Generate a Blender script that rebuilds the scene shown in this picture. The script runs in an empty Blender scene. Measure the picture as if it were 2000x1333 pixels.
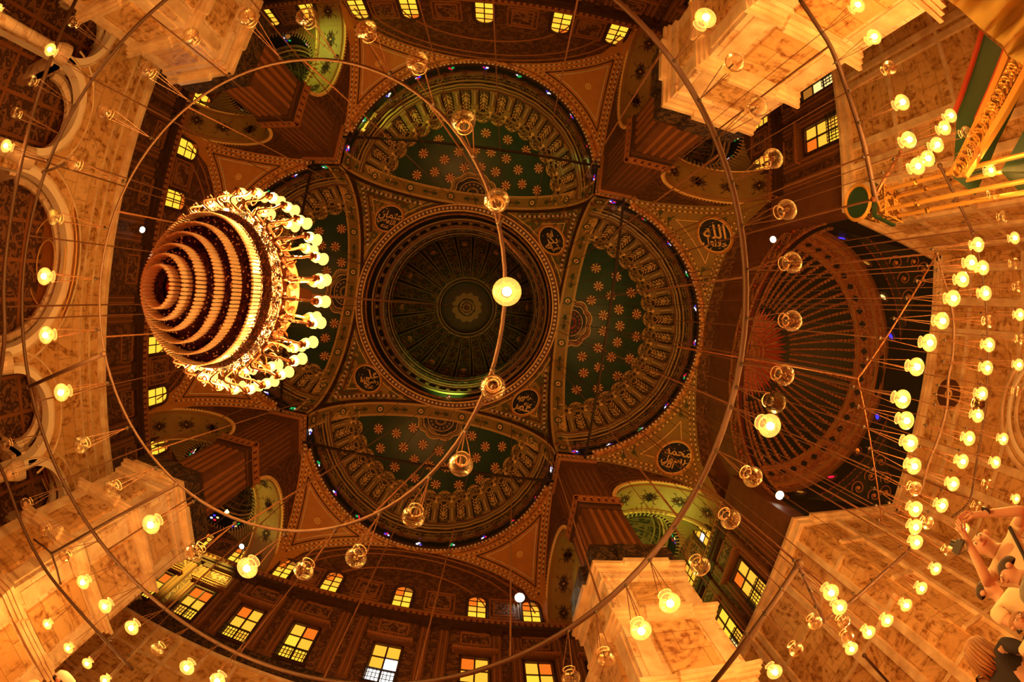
import bpy, math, random
from math import sin, cos, pi, sqrt, radians, atan2, hypot
from mathutils import Vector, Matrix
random.seed(7)
D = bpy.data; COL = bpy.context.scene.collection; SC = bpy.context.scene

# ------------------------------------------------------------------ camera, world, exposure
CX, CY, CZ = 3.846, -0.1995, 1.3
RX, RY, RZ = 0.07336, -0.04216, 0.14256
FPX = 833.56
def _rot():
    a, b, c = Matrix.Rotation(RX, 3, 'X'), Matrix.Rotation(RY, 3, 'Y'), Matrix.Rotation(RZ, 3, 'Z')
    return a @ b @ c
RM = _rot()
cam_data = D.cameras.new('camera'); cam = D.objects.new('camera', cam_data); COL.objects.link(cam)
cam_data.type = 'PANO'; cam_data.sensor_width = 36.0; cam_data.sensor_fit = 'HORIZONTAL'
def _setp(k, v):
    for h in (cam_data, getattr(cam_data, 'cycles', None)):
        if h is not None and hasattr(h, k):
            try: setattr(h, k, v); return
            except Exception: pass
_setp('panorama_type', 'FISHEYE_LENS_POLYNOMIAL')
_setp('fisheye_fov', radians(220.0))
for _k, _v in (('fisheye_polynomial_k0', 0.0), ('fisheye_polynomial_k1', -1.0 / (FPX * 36.0 / 2000.0)), ('fisheye_polynomial_k2', 0.0),
               ('fisheye_polynomial_k3', 0.0), ('fisheye_polynomial_k4', 0.0)): _setp(_k, _v)
cam_data.clip_start = 0.01; cam_data.clip_end = 300
r0, r1, r2 = RM[0], RM[1], RM[2]
M4 = Matrix(((r0[0], -r1[0], -r2[0], CX), (r0[1], -r1[1], -r2[1], CY), (r0[2], -r1[2], -r2[2], CZ), (0, 0, 0, 1)))
cam.matrix_world = M4
SC.camera = cam
SC.view_settings.view_transform = 'Standard'; SC.view_settings.look = 'None'
SC.view_settings.exposure = 0.12; SC.view_settings.gamma = 1.0; SC.view_settings.use_curve_mapping = False
W = D.worlds.new('world'); SC.world = W; W.use_nodes = True
W.node_tree.nodes['Background'].inputs[0].default_value = (1.0, 0.36, 0.08, 1)
W.node_tree.nodes['Background'].inputs[1].default_value = 0.05
LAMP_W = 640.0
LAMP_COL = (1.0, 0.47, 0.125)

CAMP = Vector((CX, CY, CZ))
def ray(u, v):
    x, y = u - 1000.0, v - 666.5
    r = hypot(x, y) + 1e-9; th = r / FPX
    d = Vector((sin(th) * x / r, sin(th) * y / r, cos(th)))
    return (RM.transposed() @ d).normalized()
def at_z(u, v, z):
    d = ray(u, v); return CAMP + d * ((z - CZ) / d.z)
def at_x(u, v, x):
    d = ray(u, v); return CAMP + d * ((x - CX) / d.x)
def at_y(u, v, y):
    d = ray(u, v); return CAMP + d * ((y - CY) / d.y)
def at_dist(u, v, h):
    d = ray(u, v); return CAMP + d * (h / hypot(d.x, d.y))
def at_ell(u, v, c, a, b):
    """far hit of the ray on the spheroid centred c, horizontal radius a, vertical radius b"""
    d = ray(u, v); o = CAMP - Vector(c); s = a / b
    dd = Vector((d.x, d.y, d.z * s)); oo = Vector((o.x, o.y, o.z * s))
    A, B, Cc = dd.dot(dd), oo.dot(dd), oo.dot(oo) - a * a
    t = (-B + sqrt(max(B * B - A * Cc, 0))) / A
    return CAMP + d * t

# ------------------------------------------------------------------ materials
MATS = {}
def mat(name, c1, c2=None, scale=3.0, kind='plain', rough=0.6, metal=0.0, bump=0.0, stretch=(1, 1, 1), emit=None, estr=0.0):
    m = D.materials.new(name); MATS[name] = m; m.use_nodes = True
    N, L = m.node_tree.nodes, m.node_tree.links; b = N['Principled BSDF']
    b.inputs['Base Color'].default_value = (*c1, 1); b.inputs['Roughness'].default_value = rough; b.inputs['Metallic'].default_value = metal
    if emit: b.inputs['Emission Color'].default_value = (*emit, 1); b.inputs['Emission Strength'].default_value = estr
    if kind == 'plain': return m
    c2 = c2 or c1
    tc = N.new('ShaderNodeTexCoord'); mp = N.new('ShaderNodeMapping'); mp.inputs['Scale'].default_value = stretch
    L.new(tc.outputs['Object'], mp.inputs['Vector'])
    rp = N.new('ShaderNodeValToRGB'); rp.color_ramp.elements[0].color = (*c1, 1); rp.color_ramp.elements[1].color = (*c2, 1)
    if kind == 'marble':
        nz = N.new('ShaderNodeTexNoise'); nz.inputs['Scale'].default_value = scale * 0.3; nz.inputs['Detail'].default_value = 5; nz.inputs['Distortion'].default_value = 2.2
        L.new(mp.outputs[0], nz.inputs['Vector'])
        ml = N.new('ShaderNodeMath'); ml.operation = 'MULTIPLY'; ml.inputs[1].default_value = 26.0; sn = N.new('ShaderNodeMath'); sn.operation = 'SINE'
        L.new(nz.outputs['Fac'], ml.inputs[0]); L.new(ml.outputs[0], sn.inputs[0])
        n2 = N.new('ShaderNodeTexNoise'); n2.inputs['Scale'].default_value = scale * 3.0; n2.inputs['Detail'].default_value = 6; L.new(mp.outputs[0], n2.inputs['Vector'])
        ad = N.new('ShaderNodeMath'); ad.operation = 'MULTIPLY_ADD'; ad.inputs[1].default_value = 0.2; L.new(sn.outputs[0], ad.inputs[0]); L.new(n2.outputs['Fac'], ad.inputs[2])
        cr = rp.color_ramp; cr.elements[0].position = 0.18; cr.elements[1].position = 0.62
        e = cr.elements.new(0.36); e.color = (c1[0] * .35 + c2[0] * .65, c1[1] * .35 + c2[1] * .65, c1[2] * .35 + c2[2] * .65, 1)
        L.new(ad.outputs[0], rp.inputs[0]); src = ad.outputs[0]
        vo = N.new('ShaderNodeTexVoronoi'); vo.inputs['Scale'].default_value = 0.55; vo.distance = 'CHEBYCHEV'; vo.inputs['Randomness'].default_value = 0.35
        L.new(mp.outputs[0], vo.inputs['Vector'])
        hs = N.new('ShaderNodeMixRGB'); hs.blend_type = 'MULTIPLY'; hs.inputs[0].default_value = 0.6
        r2_ = N.new('ShaderNodeValToRGB'); r2_.color_ramp.elements[0].color = (.80, .62, .42, 1); r2_.color_ramp.elements[1].color = (1, 1, 1, 1)
        L.new(vo.outputs['Color'], r2_.inputs[0]); L.new(rp.outputs[0], hs.inputs[1]); L.new(r2_.outputs[0], hs.inputs[2])
        sp_ = N.new('ShaderNodeSeparateXYZ'); L.new(mp.outputs[0], sp_.inputs[0]); sm = N.new('ShaderNodeMath'); sm.operation = 'ADD'; L.new(sp_.outputs[0], sm.inputs[0]); L.new(sp_.outputs[1], sm.inputs[1])
        cb_ = N.new('ShaderNodeCombineXYZ'); L.new(sm.outputs[0], cb_.inputs[0]); L.new(sp_.outputs[2], cb_.inputs[1])
        bk = N.new('ShaderNodeTexBrick'); bk.inputs['Scale'].default_value = 1.0; bk.inputs['Brick Width'].default_value = 1.55; bk.inputs['Row Height'].default_value = 0.95; bk.inputs['Mortar Size'].default_value = 0.018; bk.inputs['Mortar Smooth'].default_value = 0.2
        bk.inputs['Color1'].default_value = (1, 1, 1, 1); bk.inputs['Color2'].default_value = (.82, .70, .56, 1); bk.inputs['Mortar'].default_value = (.38, .24, .14, 1)
        L.new(cb_.outputs[0], bk.inputs['Vector']); h2_ = N.new('ShaderNodeMixRGB'); h2_.blend_type = 'MULTIPLY'; h2_.inputs[0].default_value = 0.75
        L.new(hs.outputs[0], h2_.inputs[1]); L.new(bk.outputs['Color'], h2_.inputs[2]); L.new(h2_.outputs[0], b.inputs['Base Color'])
    elif kind == 'carved':
        nz = N.new('ShaderNodeTexNoise'); nz.inputs['Scale'].default_value = scale * 0.8; nz.inputs['Detail'].default_value = 2
        mx = N.new('ShaderNodeMixRGB'); mx.blend_type = 'ADD'; mx.inputs[0].default_value = 0.7
        L.new(mp.outputs[0], nz.inputs['Vector']); L.new(mp.outputs[0], mx.inputs[1]); L.new(nz.outputs['Color'], mx.inputs[2])
        vo = N.new('ShaderNodeTexVoronoi'); vo.inputs['Scale'].default_value = scale; vo.feature = 'SMOOTH_F1'
        L.new(mx.outputs[0], vo.inputs['Vector'])
        mt = N.new('ShaderNodeMath'); mt.operation = 'MULTIPLY'; mt.inputs[1].default_value = 14.0
        sn = N.new('ShaderNodeMath'); sn.operation = 'SINE'
        L.new(vo.outputs['Distance'], mt.inputs[0]); L.new(mt.outputs[0], sn.inputs[0])
        rp.color_ramp.elements[0].position = 0.35; rp.color_ramp.elements[1].position = 0.75
        ad = N.new('ShaderNodeMath'); ad.operation = 'MULTIPLY_ADD'; ad.inputs[1].default_value = 0.5; ad.inputs[2].default_value = 0.5
        L.new(sn.outputs[0], ad.inputs[0]); L.new(ad.outputs[0], rp.inputs[0]); L.new(rp.outputs[0], b.inputs['Base Color']); src = ad.outputs[0]
    elif kind == 'grain':
        nz = N.new('ShaderNodeTexNoise'); nz.inputs['Scale'].default_value = scale; nz.inputs['Detail'].default_value = 5
        L.new(mp.outputs[0], nz.inputs['Vector']); rp.color_ramp.elements[0].position = 0.3; rp.color_ramp.elements[1].position = 0.7
        L.new(nz.outputs['Fac'], rp.inputs[0]); L.new(rp.outputs[0], b.inputs['Base Color']); src = nz.outputs['Fac']
    if bump:
        bp = N.new('ShaderNodeBump'); bp.inputs['Strength'].default_value = bump; bp.inputs['Distance'].default_value = 0.12
        L.new(src, bp.inputs['Height']); L.new(bp.outputs[0], b.inputs['Normal'])
    return m
def glow(name, col, s):
    m = D.materials.new(name); MATS[name] = m; m.use_nodes = True; N = m.node_tree.nodes
    N.clear(); o = N.new('ShaderNodeOutputMaterial'); e = N.new('ShaderNodeEmission'); e.inputs[0].default_value = (*col, 1); e.inputs[1].default_value = s
    m.node_tree.links.new(e.outputs[0], o.inputs[0]); return m
def glassm(name, tint, rim, glowcol=None, gs=0.0, edge=0.35, base=0.06):
    m = D.materials.new(name); MATS[name] = m; m.use_nodes = True; N, L = m.node_tree.nodes, m.node_tree.links
    N.clear(); o = N.new('ShaderNodeOutputMaterial'); t = N.new('ShaderNodeBsdfTransparent'); t.inputs[0].default_value = (*tint, 1)
    g = N.new('ShaderNodeBsdfGlossy'); g.inputs[0].default_value = (*rim, 1); g.inputs['Roughness'].default_value = 0.16
    lw = N.new('ShaderNodeLayerWeight'); lw.inputs[0].default_value = edge
    nz = N.new('ShaderNodeTexNoise'); nz.inputs['Scale'].default_value = 9.0; bp = N.new('ShaderNodeBump'); bp.inputs['Strength'].default_value = 0.35; bp.inputs['Distance'].default_value = 0.05
    L.new(nz.outputs['Fac'], bp.inputs['Height']); L.new(bp.outputs[0], g.inputs['Normal'])
    mx = N.new('ShaderNodeMixShader'); p0_ = N.new('ShaderNodeMath'); p0_.operation = 'POWER'; p0_.inputs[1].default_value = 2.2; L.new(lw.outputs['Facing'], p0_.inputs[0]); pw = N.new('ShaderNodeMath'); pw.operation = 'MULTIPLY_ADD'; pw.inputs[1].default_value = 1.0; pw.inputs[2].default_value = base; pw.use_clamp = True; L.new(p0_.outputs[0], pw.inputs[0]); L.new(pw.outputs[0], mx.inputs[0]); L.new(t.outputs[0], mx.inputs[1]); L.new(g.outputs[0], mx.inputs[2])
    out = mx.outputs[0]
    if glowcol:
        e = N.new('ShaderNodeEmission'); e.inputs[0].default_value = (*glowcol, 1); e.inputs[1].default_value = gs
        a = N.new('ShaderNodeAddShader'); L.new(out, a.inputs[0]); L.new(e.outputs[0], a.inputs[1]); out = a.outputs[0]
    L.new(out, o.inputs[0]); return m

mat('marble', (0.36, 0.17, 0.055), (0.84, 0.64, 0.36), 1.3, 'marble', 0.35, bump=0.25)
mat('marble_pale', (0.58, 0.38, 0.22), (0.96, 0.9, 0.8), 1.1, 'marble', 0.35, bump=0.25)
mat('marble_trim', (0.62, 0.44, 0.26), (0.95, 0.84, 0.64), 1.4, 'grain', 0.35, bump=0.1)
mat('marble_edge', (0.98, 0.94, 0.84))
mat('brown', (0.135, 0.053, 0.022), (0.19, 0.078, 0.032), 1.5, 'grain', 0.6)
mat('brown_carved', (0.095, 0.038, 0.016), (0.185, 0.082, 0.036), 2.5, 'carved', 0.6, bump=0.5)
mat('brown_fine', (0.085, 0.034, 0.016), (0.27, 0.125, 0.058), 2.6, 'carved', 0.6, bump=0.4)
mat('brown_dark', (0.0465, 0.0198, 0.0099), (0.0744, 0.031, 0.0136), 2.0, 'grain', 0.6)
mat('batten', (0.345, 0.1425, 0.0525), rough=0.5)
mat('frieze', (0.0279, 0.0174, 0.0112), (0.0992, 0.0558, 0.0279), 3.2, 'carved', 0.55, bump=0.5)
mat('orange_panel', (0.46, 0.19, 0.035), (0.54, 0.24, 0.05), 2.0, 'grain', 0.55)
mat('orange_band', (0.2907, 0.1071, 0.0229), (0.612, 0.2754, 0.0765), 2.4, 'carved', 0.5, bump=0.3)
mat('gold_band', (0.2488, 0.1544, 0.0386), (0.3003, 0.1973, 0.0558), 1.5, 'grain', 0.5)
mat('gold_field', (0.12, 0.12, 0.042), (0.372, 0.24, 0.072), 1.1, 'carved', 0.5)
mat('gold', (0.46, 0.26, 0.06), rough=0.4, metal=0.4)
mat('gilt', (0.85, 0.58, 0.24), rough=0.45)
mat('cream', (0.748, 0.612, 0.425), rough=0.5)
mat('maroon', (0.1054, 0.0155, 0.0112), rough=0.6)
mat('red', (0.378, 0.063, 0.0315), rough=0.5)
mat('ink', (0.018, 0.020, 0.028), rough=0.6)
mat('green_dark', (0.0144, 0.0495, 0.0288), (0.0315, 0.0765, 0.045), 0.6, 'grain', 0.42)
mat('green_leaf', (0.0558, 0.0868, 0.031), rough=0.6)
mat('dome_green', (0.035, 0.045, 0.022), (0.15, 0.10, 0.042), 1.6, 'carved', 0.5, bump=0.4)
mat('dome_carved', (0.051, 0.039, 0.018), (0.228, 0.144, 0.06), 2.2, 'carved', 0.5, bump=0.6)
mat('niche_fill', (0.063, 0.0525, 0.0236), (0.2415, 0.168, 0.0735), 3.0, 'carved', 0.5, bump=0.5)
mat('green_black', (0.0124, 0.0161, 0.0112), (0.0198, 0.0223, 0.0136), 1.0, 'grain', 0.6)  # near-black green of the drums, window bands and apse vault
mat('rib_gold', (0.34, 0.2312, 0.0952), rough=0.45)
mat('rib_red', (0.27, 0.0975, 0.045), (0.375, 0.165, 0.0675), 3.0, 'carved', 0.5, bump=0.5)
mat('iron', (0.055, 0.024, 0.012), rough=0.6, metal=0.1)
mat('iron_dark', (0.03, 0.018, 0.012), rough=0.5, metal=0.3)
mat('wire', (0.11, 0.045, 0.02), rough=0.5)
mat('bronze', (0.13, 0.045, 0.015), rough=0.35, metal=0.6)
mat('bronze_dark', (0.05, 0.016, 0.008), (0.17, 0.06, 0.022), 9.0, 'carved', 0.35, metal=0.6, bump=0.5)
mat('crystal', (0.72, 0.66, 0.52), rough=0.12)
mat('carpet', (0.30, 0.05, 0.02), (0.42, 0.10, 0.04), 2.0, 'carved', 0.9)
mat('minbar_green', (0.012, 0.045, 0.026), rough=0.35)
mat('minbar_gold', (0.14, 0.06, 0.01), (0.60, 0.34, 0.08), 3.6, 'carved', 0.35, metal=0.3, bump=0.6)
mat('minbar_red', (0.26, 0.03, 0.015), rough=0.4)
mat('lead', (0.05, 0.03, 0.02), rough=0.6)
mat('orange_cloth', (0.46, 0.36, 0.09), (0.60, 0.48, 0.14), 3.0, 'grain', 0.8)
mat('skin', (0.46, 0.28, 0.20), (0.54, 0.34, 0.25), 6.0, 'grain', 0.5)
mat('hair_dark', (0.035, 0.02, 0.014), rough=0.7)
mat('hair_brown', (0.20, 0.09, 0.035), (0.36, 0.18, 0.07), 12.0, 'grain', 0.6, stretch=(1, 1, .15))
mat('cloth_cream', (0.62, 0.53, 0.38), (0.70, 0.60, 0.44), 5.0, 'grain', 0.85)
mat('cloth_grey', (0.16, 0.16, 0.15), (0.24, 0.23, 0.20), 40.0, 'grain', 0.85)
mat('cloth_black', (0.022, 0.022, 0.028), rough=0.85)
mat('cloth_blue', (0.06, 0.07, 0.11), rough=0.85)
mat('plastic_black', (0.015, 0.015, 0.016), rough=0.4)
mat('white_paint', (0.75, 0.72, 0.66), rough=0.4)
mat('lip', (0.42, 0.12, 0.08), rough=0.5)
mat('wood_brown', (0.10, 0.04, 0.015), rough=0.5)
glow('pane_yellow', (1.0, 0.50, 0.03), 1.4); glow('pane_amber', (1.0, 0.42, 0.03), 1.25)
glow('pane_orange', (1.0, 0.19, 0.012), 0.9); glow('pane_pale', (1.0, 0.66, 0.22), 1.3); glow('pane_white', (1.0, 0.95, 0.85), 3.0)
glow('pane_dim', (0.9, 0.30, 0.03), 0.45)
glow('st_red', (1.0, 0.02, 0.05), 0.8); glow('st_blue', (0.10, 0.06, 1.0), 0.8); glow('st_green', (0.03, 0.75, 0.15), 0.55); glow('st_white', (1.0, 0.9, 1.0), 1.0)
glow('bulb', (1.0, 0.80, 0.36), 26.0)
glow('flood', (1.0, 0.98, 0.80), 14.0)
glassm('glass_clear', (0.95, 0.88, 0.78), (1.0, 0.95, 0.85), edge=0.6, base=0.05)
glassm('glass_lit', (1.0, 0.90, 0.6), (1.0, 0.8, 0.4), (1.0, 0.50, 0.10), 0.62, edge=0.35)
glassm('shade_lit', (1.0, 0.9, 0.6), (1.0, 0.8, 0.4), (1.0, 0.60, 0.12), 1.9, edge=0.2)
glassm('glass_smoke', (0.25, 0.2, 0.15), (1.0, 0.86, 0.62), edge=0.25)

# ------------------------------------------------------------------ mesh helpers
class MB:
    def __init__(s): s.v = []; s.f = []; s.m = []; s.cur = 0; s.names = []
    def use(s, name):
        if name not in s.names: s.names.append(name)
        s.cur = s.names.index(name); return s
    def V(s, p): s.v.append((p[0], p[1], p[2])); return len(s.v) - 1
    def F(s, *i): s.f.append(tuple(i)); s.m.append(s.cur)
    def poly(s, pts):
        b = len(s.v); [s.V(p) for p in pts]; s.F(*range(b, b + len(pts)))
    def grid(s, rows, closed=False):
        b = len(s.v); n = len(rows[0])
        for r in rows: [s.V(p) for p in r]
        for i in range(len(rows) - 1):
            for j in range(n if closed else n - 1):
                k = (j + 1) % n
                s.F(b + i * n + j, b + i * n + k, b + (i + 1) * n + k, b + (i + 1) * n + j)
    def box(s, lo, hi):
        x0, y0, z0 = lo; x1, y1, z1 = hi; b = len(s.v)
        for p in ((x0, y0, z0), (x1, y0, z0), (x1, y1, z0), (x0, y1, z0), (x0, y0, z1), (x1, y0, z1), (x1, y1, z1), (x0, y1, z1)): s.V(p)
        for q in ((0, 3, 2, 1), (4, 5, 6, 7), (0, 1, 5, 4), (1, 2, 6, 5), (2, 3, 7, 6), (3, 0, 4, 7)): s.F(*[b + i for i in q])
    def obox(s, c, ax, ay, az):
        """box from centre and three half-axis vectors"""
        c, ax, ay, az = map(Vector, (c, ax, ay, az)); b = len(s.v)
        for sx, sy, sz in ((-1, -1, -1), (1, -1, -1), (1, 1, -1), (-1, 1, -1), (-1, -1, 1), (1, -1, 1), (1, 1, 1), (-1, 1, 1)): s.V(c + ax * sx + ay * sy + az * sz)
        for q in ((0, 3, 2, 1), (4, 5, 6, 7), (0, 1, 5, 4), (1, 2, 6, 5), (2, 3, 7, 6), (3, 0, 4, 7)): s.F(*[b + i for i in q])
    def tube(s, path, r, n=6, closed=False, cap=True):
        P = [Vector(p) for p in path]; L = len(P); R = r if isinstance(r, (list, tuple)) else [r] * L
        rows = []; up = None
        for i, p in enumerate(P):
            a = P[(i - 1) % L] if (closed or i > 0) else p; c = P[(i + 1) % L] if (closed or i < L - 1) else p
            t = (c - a); t = t.normalized() if t.length > 1e-9 else Vector((0, 0, 1))
            if up is None: up = Vector((0, 0, 1)) if abs(t.z) < .9 else Vector((1, 0, 0))
            u = up - t * up.dot(t)
            if u.length < 1e-6: u = t.orthogonal()
            u.normalize(); up = u; w = t.cross(u)
            rows.append([p + (u * cos(2 * pi * k / n) + w * sin(2 * pi * k / n)) * R[i] for k in range(n)])
        if closed: rows.append(rows[0])
        b = len(s.v); s.grid(rows, True)
        if cap and not closed:
            s.F(*[b + k for k in range(n)][::-1]); e = b + (len(rows) - 1) * n; s.F(*[e + k for k in range(n)])
    def lathe(s, prof, n=24, c=(0, 0, 0), a0=0.0, a1=2 * pi):
        full = abs(a1 - a0 - 2 * pi) < 1e-6
        rows = [[(c[0] + r * cos(a0 + (a1 - a0) * k / n), c[1] + r * sin(a0 + (a1 - a0) * k / n), c[2] + z) for k in range(n if full else n + 1)] for r, z in prof]
        s.grid(rows, full)
    def ball(s, c, r, n=8, m=5, sz=1.0):
        s.lathe([(max(r * sin(pi * i / m), 1e-4), -r * cos(pi * i / m) * sz) for i in range(m + 1)], n, c)
    def disc(s, c, nrm, r, n=12, ry=None, inner=0.0, turn=0.0):
        c = Vector(c); nrm = Vector(nrm).normalized(); u = nrm.orthogonal().normalized(); w = nrm.cross(u)
        pts = [c + u * cos(turn + 2 * pi * k / n) * r + w * sin(turn + 2 * pi * k / n) * (ry or r) for k in range(n)]
        if inner:
            q = [c + (p - c) * inner for p in pts]; s.grid([pts, q], True)
        else: s.poly(pts)
    def mesh(s, name, smooth=False):
        me = D.meshes.new(name); me.from_pydata(s.v, [], s.f)
        for n in s.names: me.materials.append(MATS[n])
        me.polygons.foreach_set('material_index', s.m)
        me.polygons.foreach_set('use_smooth', [smooth] * len(s.f)); me.update(); return me
    def build(s, name, parent=None, loc=(0, 0, 0), rz=0.0, smooth=False, label=None):
        o = D.objects.new(name, s.mesh(name, smooth)); COL.objects.link(o); o.location = loc; o.rotation_euler = (0, 0, rz)
        if parent: o.parent = parent
        if label: o['label'] = label
        return o
def tag(o, label, cat=None, group=None, kind=None):
    o['label'] = label
    if cat: o['category'] = cat
    if group: o['group'] = group
    if kind: o['kind'] = kind
    return o
def thing(name, label, cat, loc=(0, 0, 0), rz=0.0, group=None, kind=None):
    o = D.objects.new(name, None); COL.objects.link(o); o.location = loc; o.rotation_euler = (0, 0, rz); o.empty_display_size = .2
    return tag(o, label, cat, group, kind)
def inst(src_mesh, name, parent, loc=(0, 0, 0), rot=(0, 0, 0), scale=(1, 1, 1)):
    o = D.objects.new(name, src_mesh); COL.objects.link(o); o.parent = parent; o.location = loc; o.rotation_euler = rot; o.scale = scale; return o
def lamp(name, parent, loc, watts, col=LAMP_COL, size=0.05, spot=None, aim=None):
    l = D.lights.new(name, 'SPOT' if spot else 'POINT'); l.energy = watts; l.color = col; l.shadow_soft_size = size
    if spot: l.spot_size = spot; l.spot_blend = 0.6
    o = D.objects.new(name, l); COL.objects.link(o); o.location = loc
    if aim is not None: o.rotation_euler = (Vector(aim) - Vector(loc)).to_track_quat('-Z', 'Y').to_euler()
    if parent: o.parent = parent
    return o
def frange(a, b, n): return [a + (b - a) * i / n for i in range(n + 1)]
ORD = 'first second third fourth fifth sixth seventh eighth ninth tenth eleventh twelfth thirteenth fourteenth fifteenth sixteenth seventeenth eighteenth nineteenth twentieth'.split()
def ordn(i):
    if i < 20: return ORD[i]
    t = ['twenty', 'thirty', 'forty', 'fifty', 'sixty'][i // 10 + 1 - 3] if (i + 1) // 10 >= 2 else ''
    n = i + 1; tens = {2: 'twenty', 3: 'thirty', 4: 'forty', 5: 'fifty', 6: 'sixty'}[n // 10]; u = n % 10
    return tens + '-' + ORD[u - 1] if u else {2: 'twentieth', 3: 'thirtieth', 4: 'fortieth', 5: 'fiftieth', 6: 'sixtieth'}[n // 10]

# ------------------------------------------------------------------ building dimensions
FLOOR = 0.75
A = 10.5            # half of the central square
H1, H2, H3 = 33.36, 25.1, 15.84
WX = 21.0
EB = H1 - H2        # rise of the wall arches
TOPM = 17.4         # top of marble on the walls
SIDES = ['apse side', 'south side', 'gallery side', 'north side']   # local outward +x turned by k*90 degrees
CORN = ['south-east', 'south-west', 'north-west', 'north-east']
def zpend(rho): return H2 + EB * sqrt(max(0.0, 1 - (rho * rho - A * A) / (A * A)))
def zmain(rho): return H1 + A * sqrt(max(0.0, 1 - (rho * rho - A * A) / (A * A)))

# floor
b = MB().use('carpet'); b.box((-26, -22, FLOOR - .3), (32, 22, FLOOR)); o = b.build('floor'); tag(o, 'red patterned prayer carpet covering the floor of the hall', 'floor', kind='structure')

# ------------------------------------------------------------------ windows
def arched_window(parent, u, z0, hw, h, rows, cols, loc, rz, nm, lab):
    """local: wall face at x=0 looking to -x, u along local y"""
    w = thing(nm, lab, 'window', loc, rz, kind='structure')
    fr = MB().use('brown_dark'); r = hw
    arch = [(-hw, 0)] + [(-hw, h)] + [(-r * cos(pi * i / 10), h + r * .85 * sin(pi * i / 10)) for i in range(1, 10)] + [(hw, h), (hw, 0)]
    path = [(-.06, y, z) for y, z in arch]; fr.tube(path, .13, 6)
    fr.box((-.16, -hw - .15, -.22), (0.02, hw + .15, -.06))
    fr.build('window_frame', w)
    pn = MB(); n = len(cols[0])
    cw = 2 * hw / n
    for i in range(rows):
        z_0, z_1 = h * i / rows, h * (i + 1) / rows
        for j in range(n):
            pn.use(cols[min(i, len(cols) - 1)][j])
            y0 = -hw + j * cw; pn.poly([(-.02, y0 + .04, z_0 + .04), (-.02, y0 + cw - .04, z_0 + .04), (-.02, y0 + cw - .04, z_1 - .03), (-.02, y0 + .04, z_1 - .03)])
    top = cols[-1]
    for j in range(n):
        pn.use(top[j]); y0 = -hw + j * cw + .04; y1 = y0 + cw - .08
        pts = [(-.02, y0, h + .04), (-.02, y1, h + .04)] + [(-.02, y1 + (y0 - y1) * q / 5, h + .85 * sqrt(max(r * r - (y1 + (y0 - y1) * q / 5) ** 2, 0.002)) - .03) for q in range(6)]
        pn.poly(pts)
    pn.build('pane', w)
    mu = MB().use('lead')
    for j in range(1, n): mu.box((-.08, -hw + j * cw - .035, 0), (-.01, -hw + j * cw + .035, h + r * .8))
    for i in range(1, rows + 1): mu.box((-.08, -hw, h * i / rows - .03), (-.01, hw, h * i / rows + .03))
    mu.build('glazing_bar', w)
    return w
def big_window(loc, rz, nm, lab, cols, hw=.85, h=3.3, grille=True):
    w = thing(nm, lab, 'window', loc, rz, kind='structure')
    fr = MB().use('brown_dark')
    for y in (-hw - .12, hw): fr.box((-.2, y, -.1), (0, y + .12, h + .1))
    fr.box((-.2, -hw - .12, h), (0, hw + .12, h + .14)); fr.box((-.25, -hw - .2, -.2), (0, hw + .2, 0)); fr.build('window_frame', w)
    hd = MB().use('brown'); hd.box((-.5, -hw - .5, h + .35), (0, hw + .5, h + .5)); hd.use('batten'); hd.box((-.62, -hw - .6, h + .5), (0, hw + .6, h + .62))
    for k in range(14): hd.box((-.55, -hw - .5 + k * (2 * hw + 1) / 14, h + .36), (-.5, -hw - .42 + k * (2 * hw + 1) / 14, h + .48))
    hd.build('hood_moulding', w)
    pn = MB()
    nr = len(cols)
    for i in range(nr):
        for j in range(2):
            pn.use(cols[i][j]); y0 = -hw + j * hw; z0 = h * i / nr
            pn.poly([(-.02, y0 + .05, z0 + .05), (-.02, y0 + hw - .05, z0 + .05), (-.02, y0 + hw - .05, z0 + h / nr - .04), (-.02, y0 + .05, z0 + h / nr - .04)])
    pn.build('pane', w)
    mu = MB().use('lead'); mu.box((-.1, -.05, 0), (-.01, .05, h))
    for i in range(1, nr): mu.box((-.1, -hw, h * i / nr - .045), (-.01, hw, h * i / nr + .045))
    mu.build('glazing_bar', w)
    if grille:
        g = MB().use('iron_dark')
        for k in range(9): g.box((-.42, -hw + k * 2 * hw / 8 - .02, -.2), (-.38, -hw + k * 2 * hw / 8 + .02, h * .28))
        for z in (-.15, .15, .5, h * .28): g.box((-.42, -hw - .1, z - .02), (-.38, hw + .1, z + .02))
        for k in range(8): g.disc((-.42, -hw + (k + .5) * 2 * hw / 8, .33), (1, 0, 0), .09, 8, inner=.7)
        g.build('balcony_grille', w)
    return w
def wloc(k, u, z, off=0.0):
    """world point on the outer wall of side k at lateral local y=u"""
    a = k * pi / 2; x, y = WX - off, u
    return (x * cos(a) - y * sin(a), x * sin(a) + y * cos(a), z)

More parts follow.
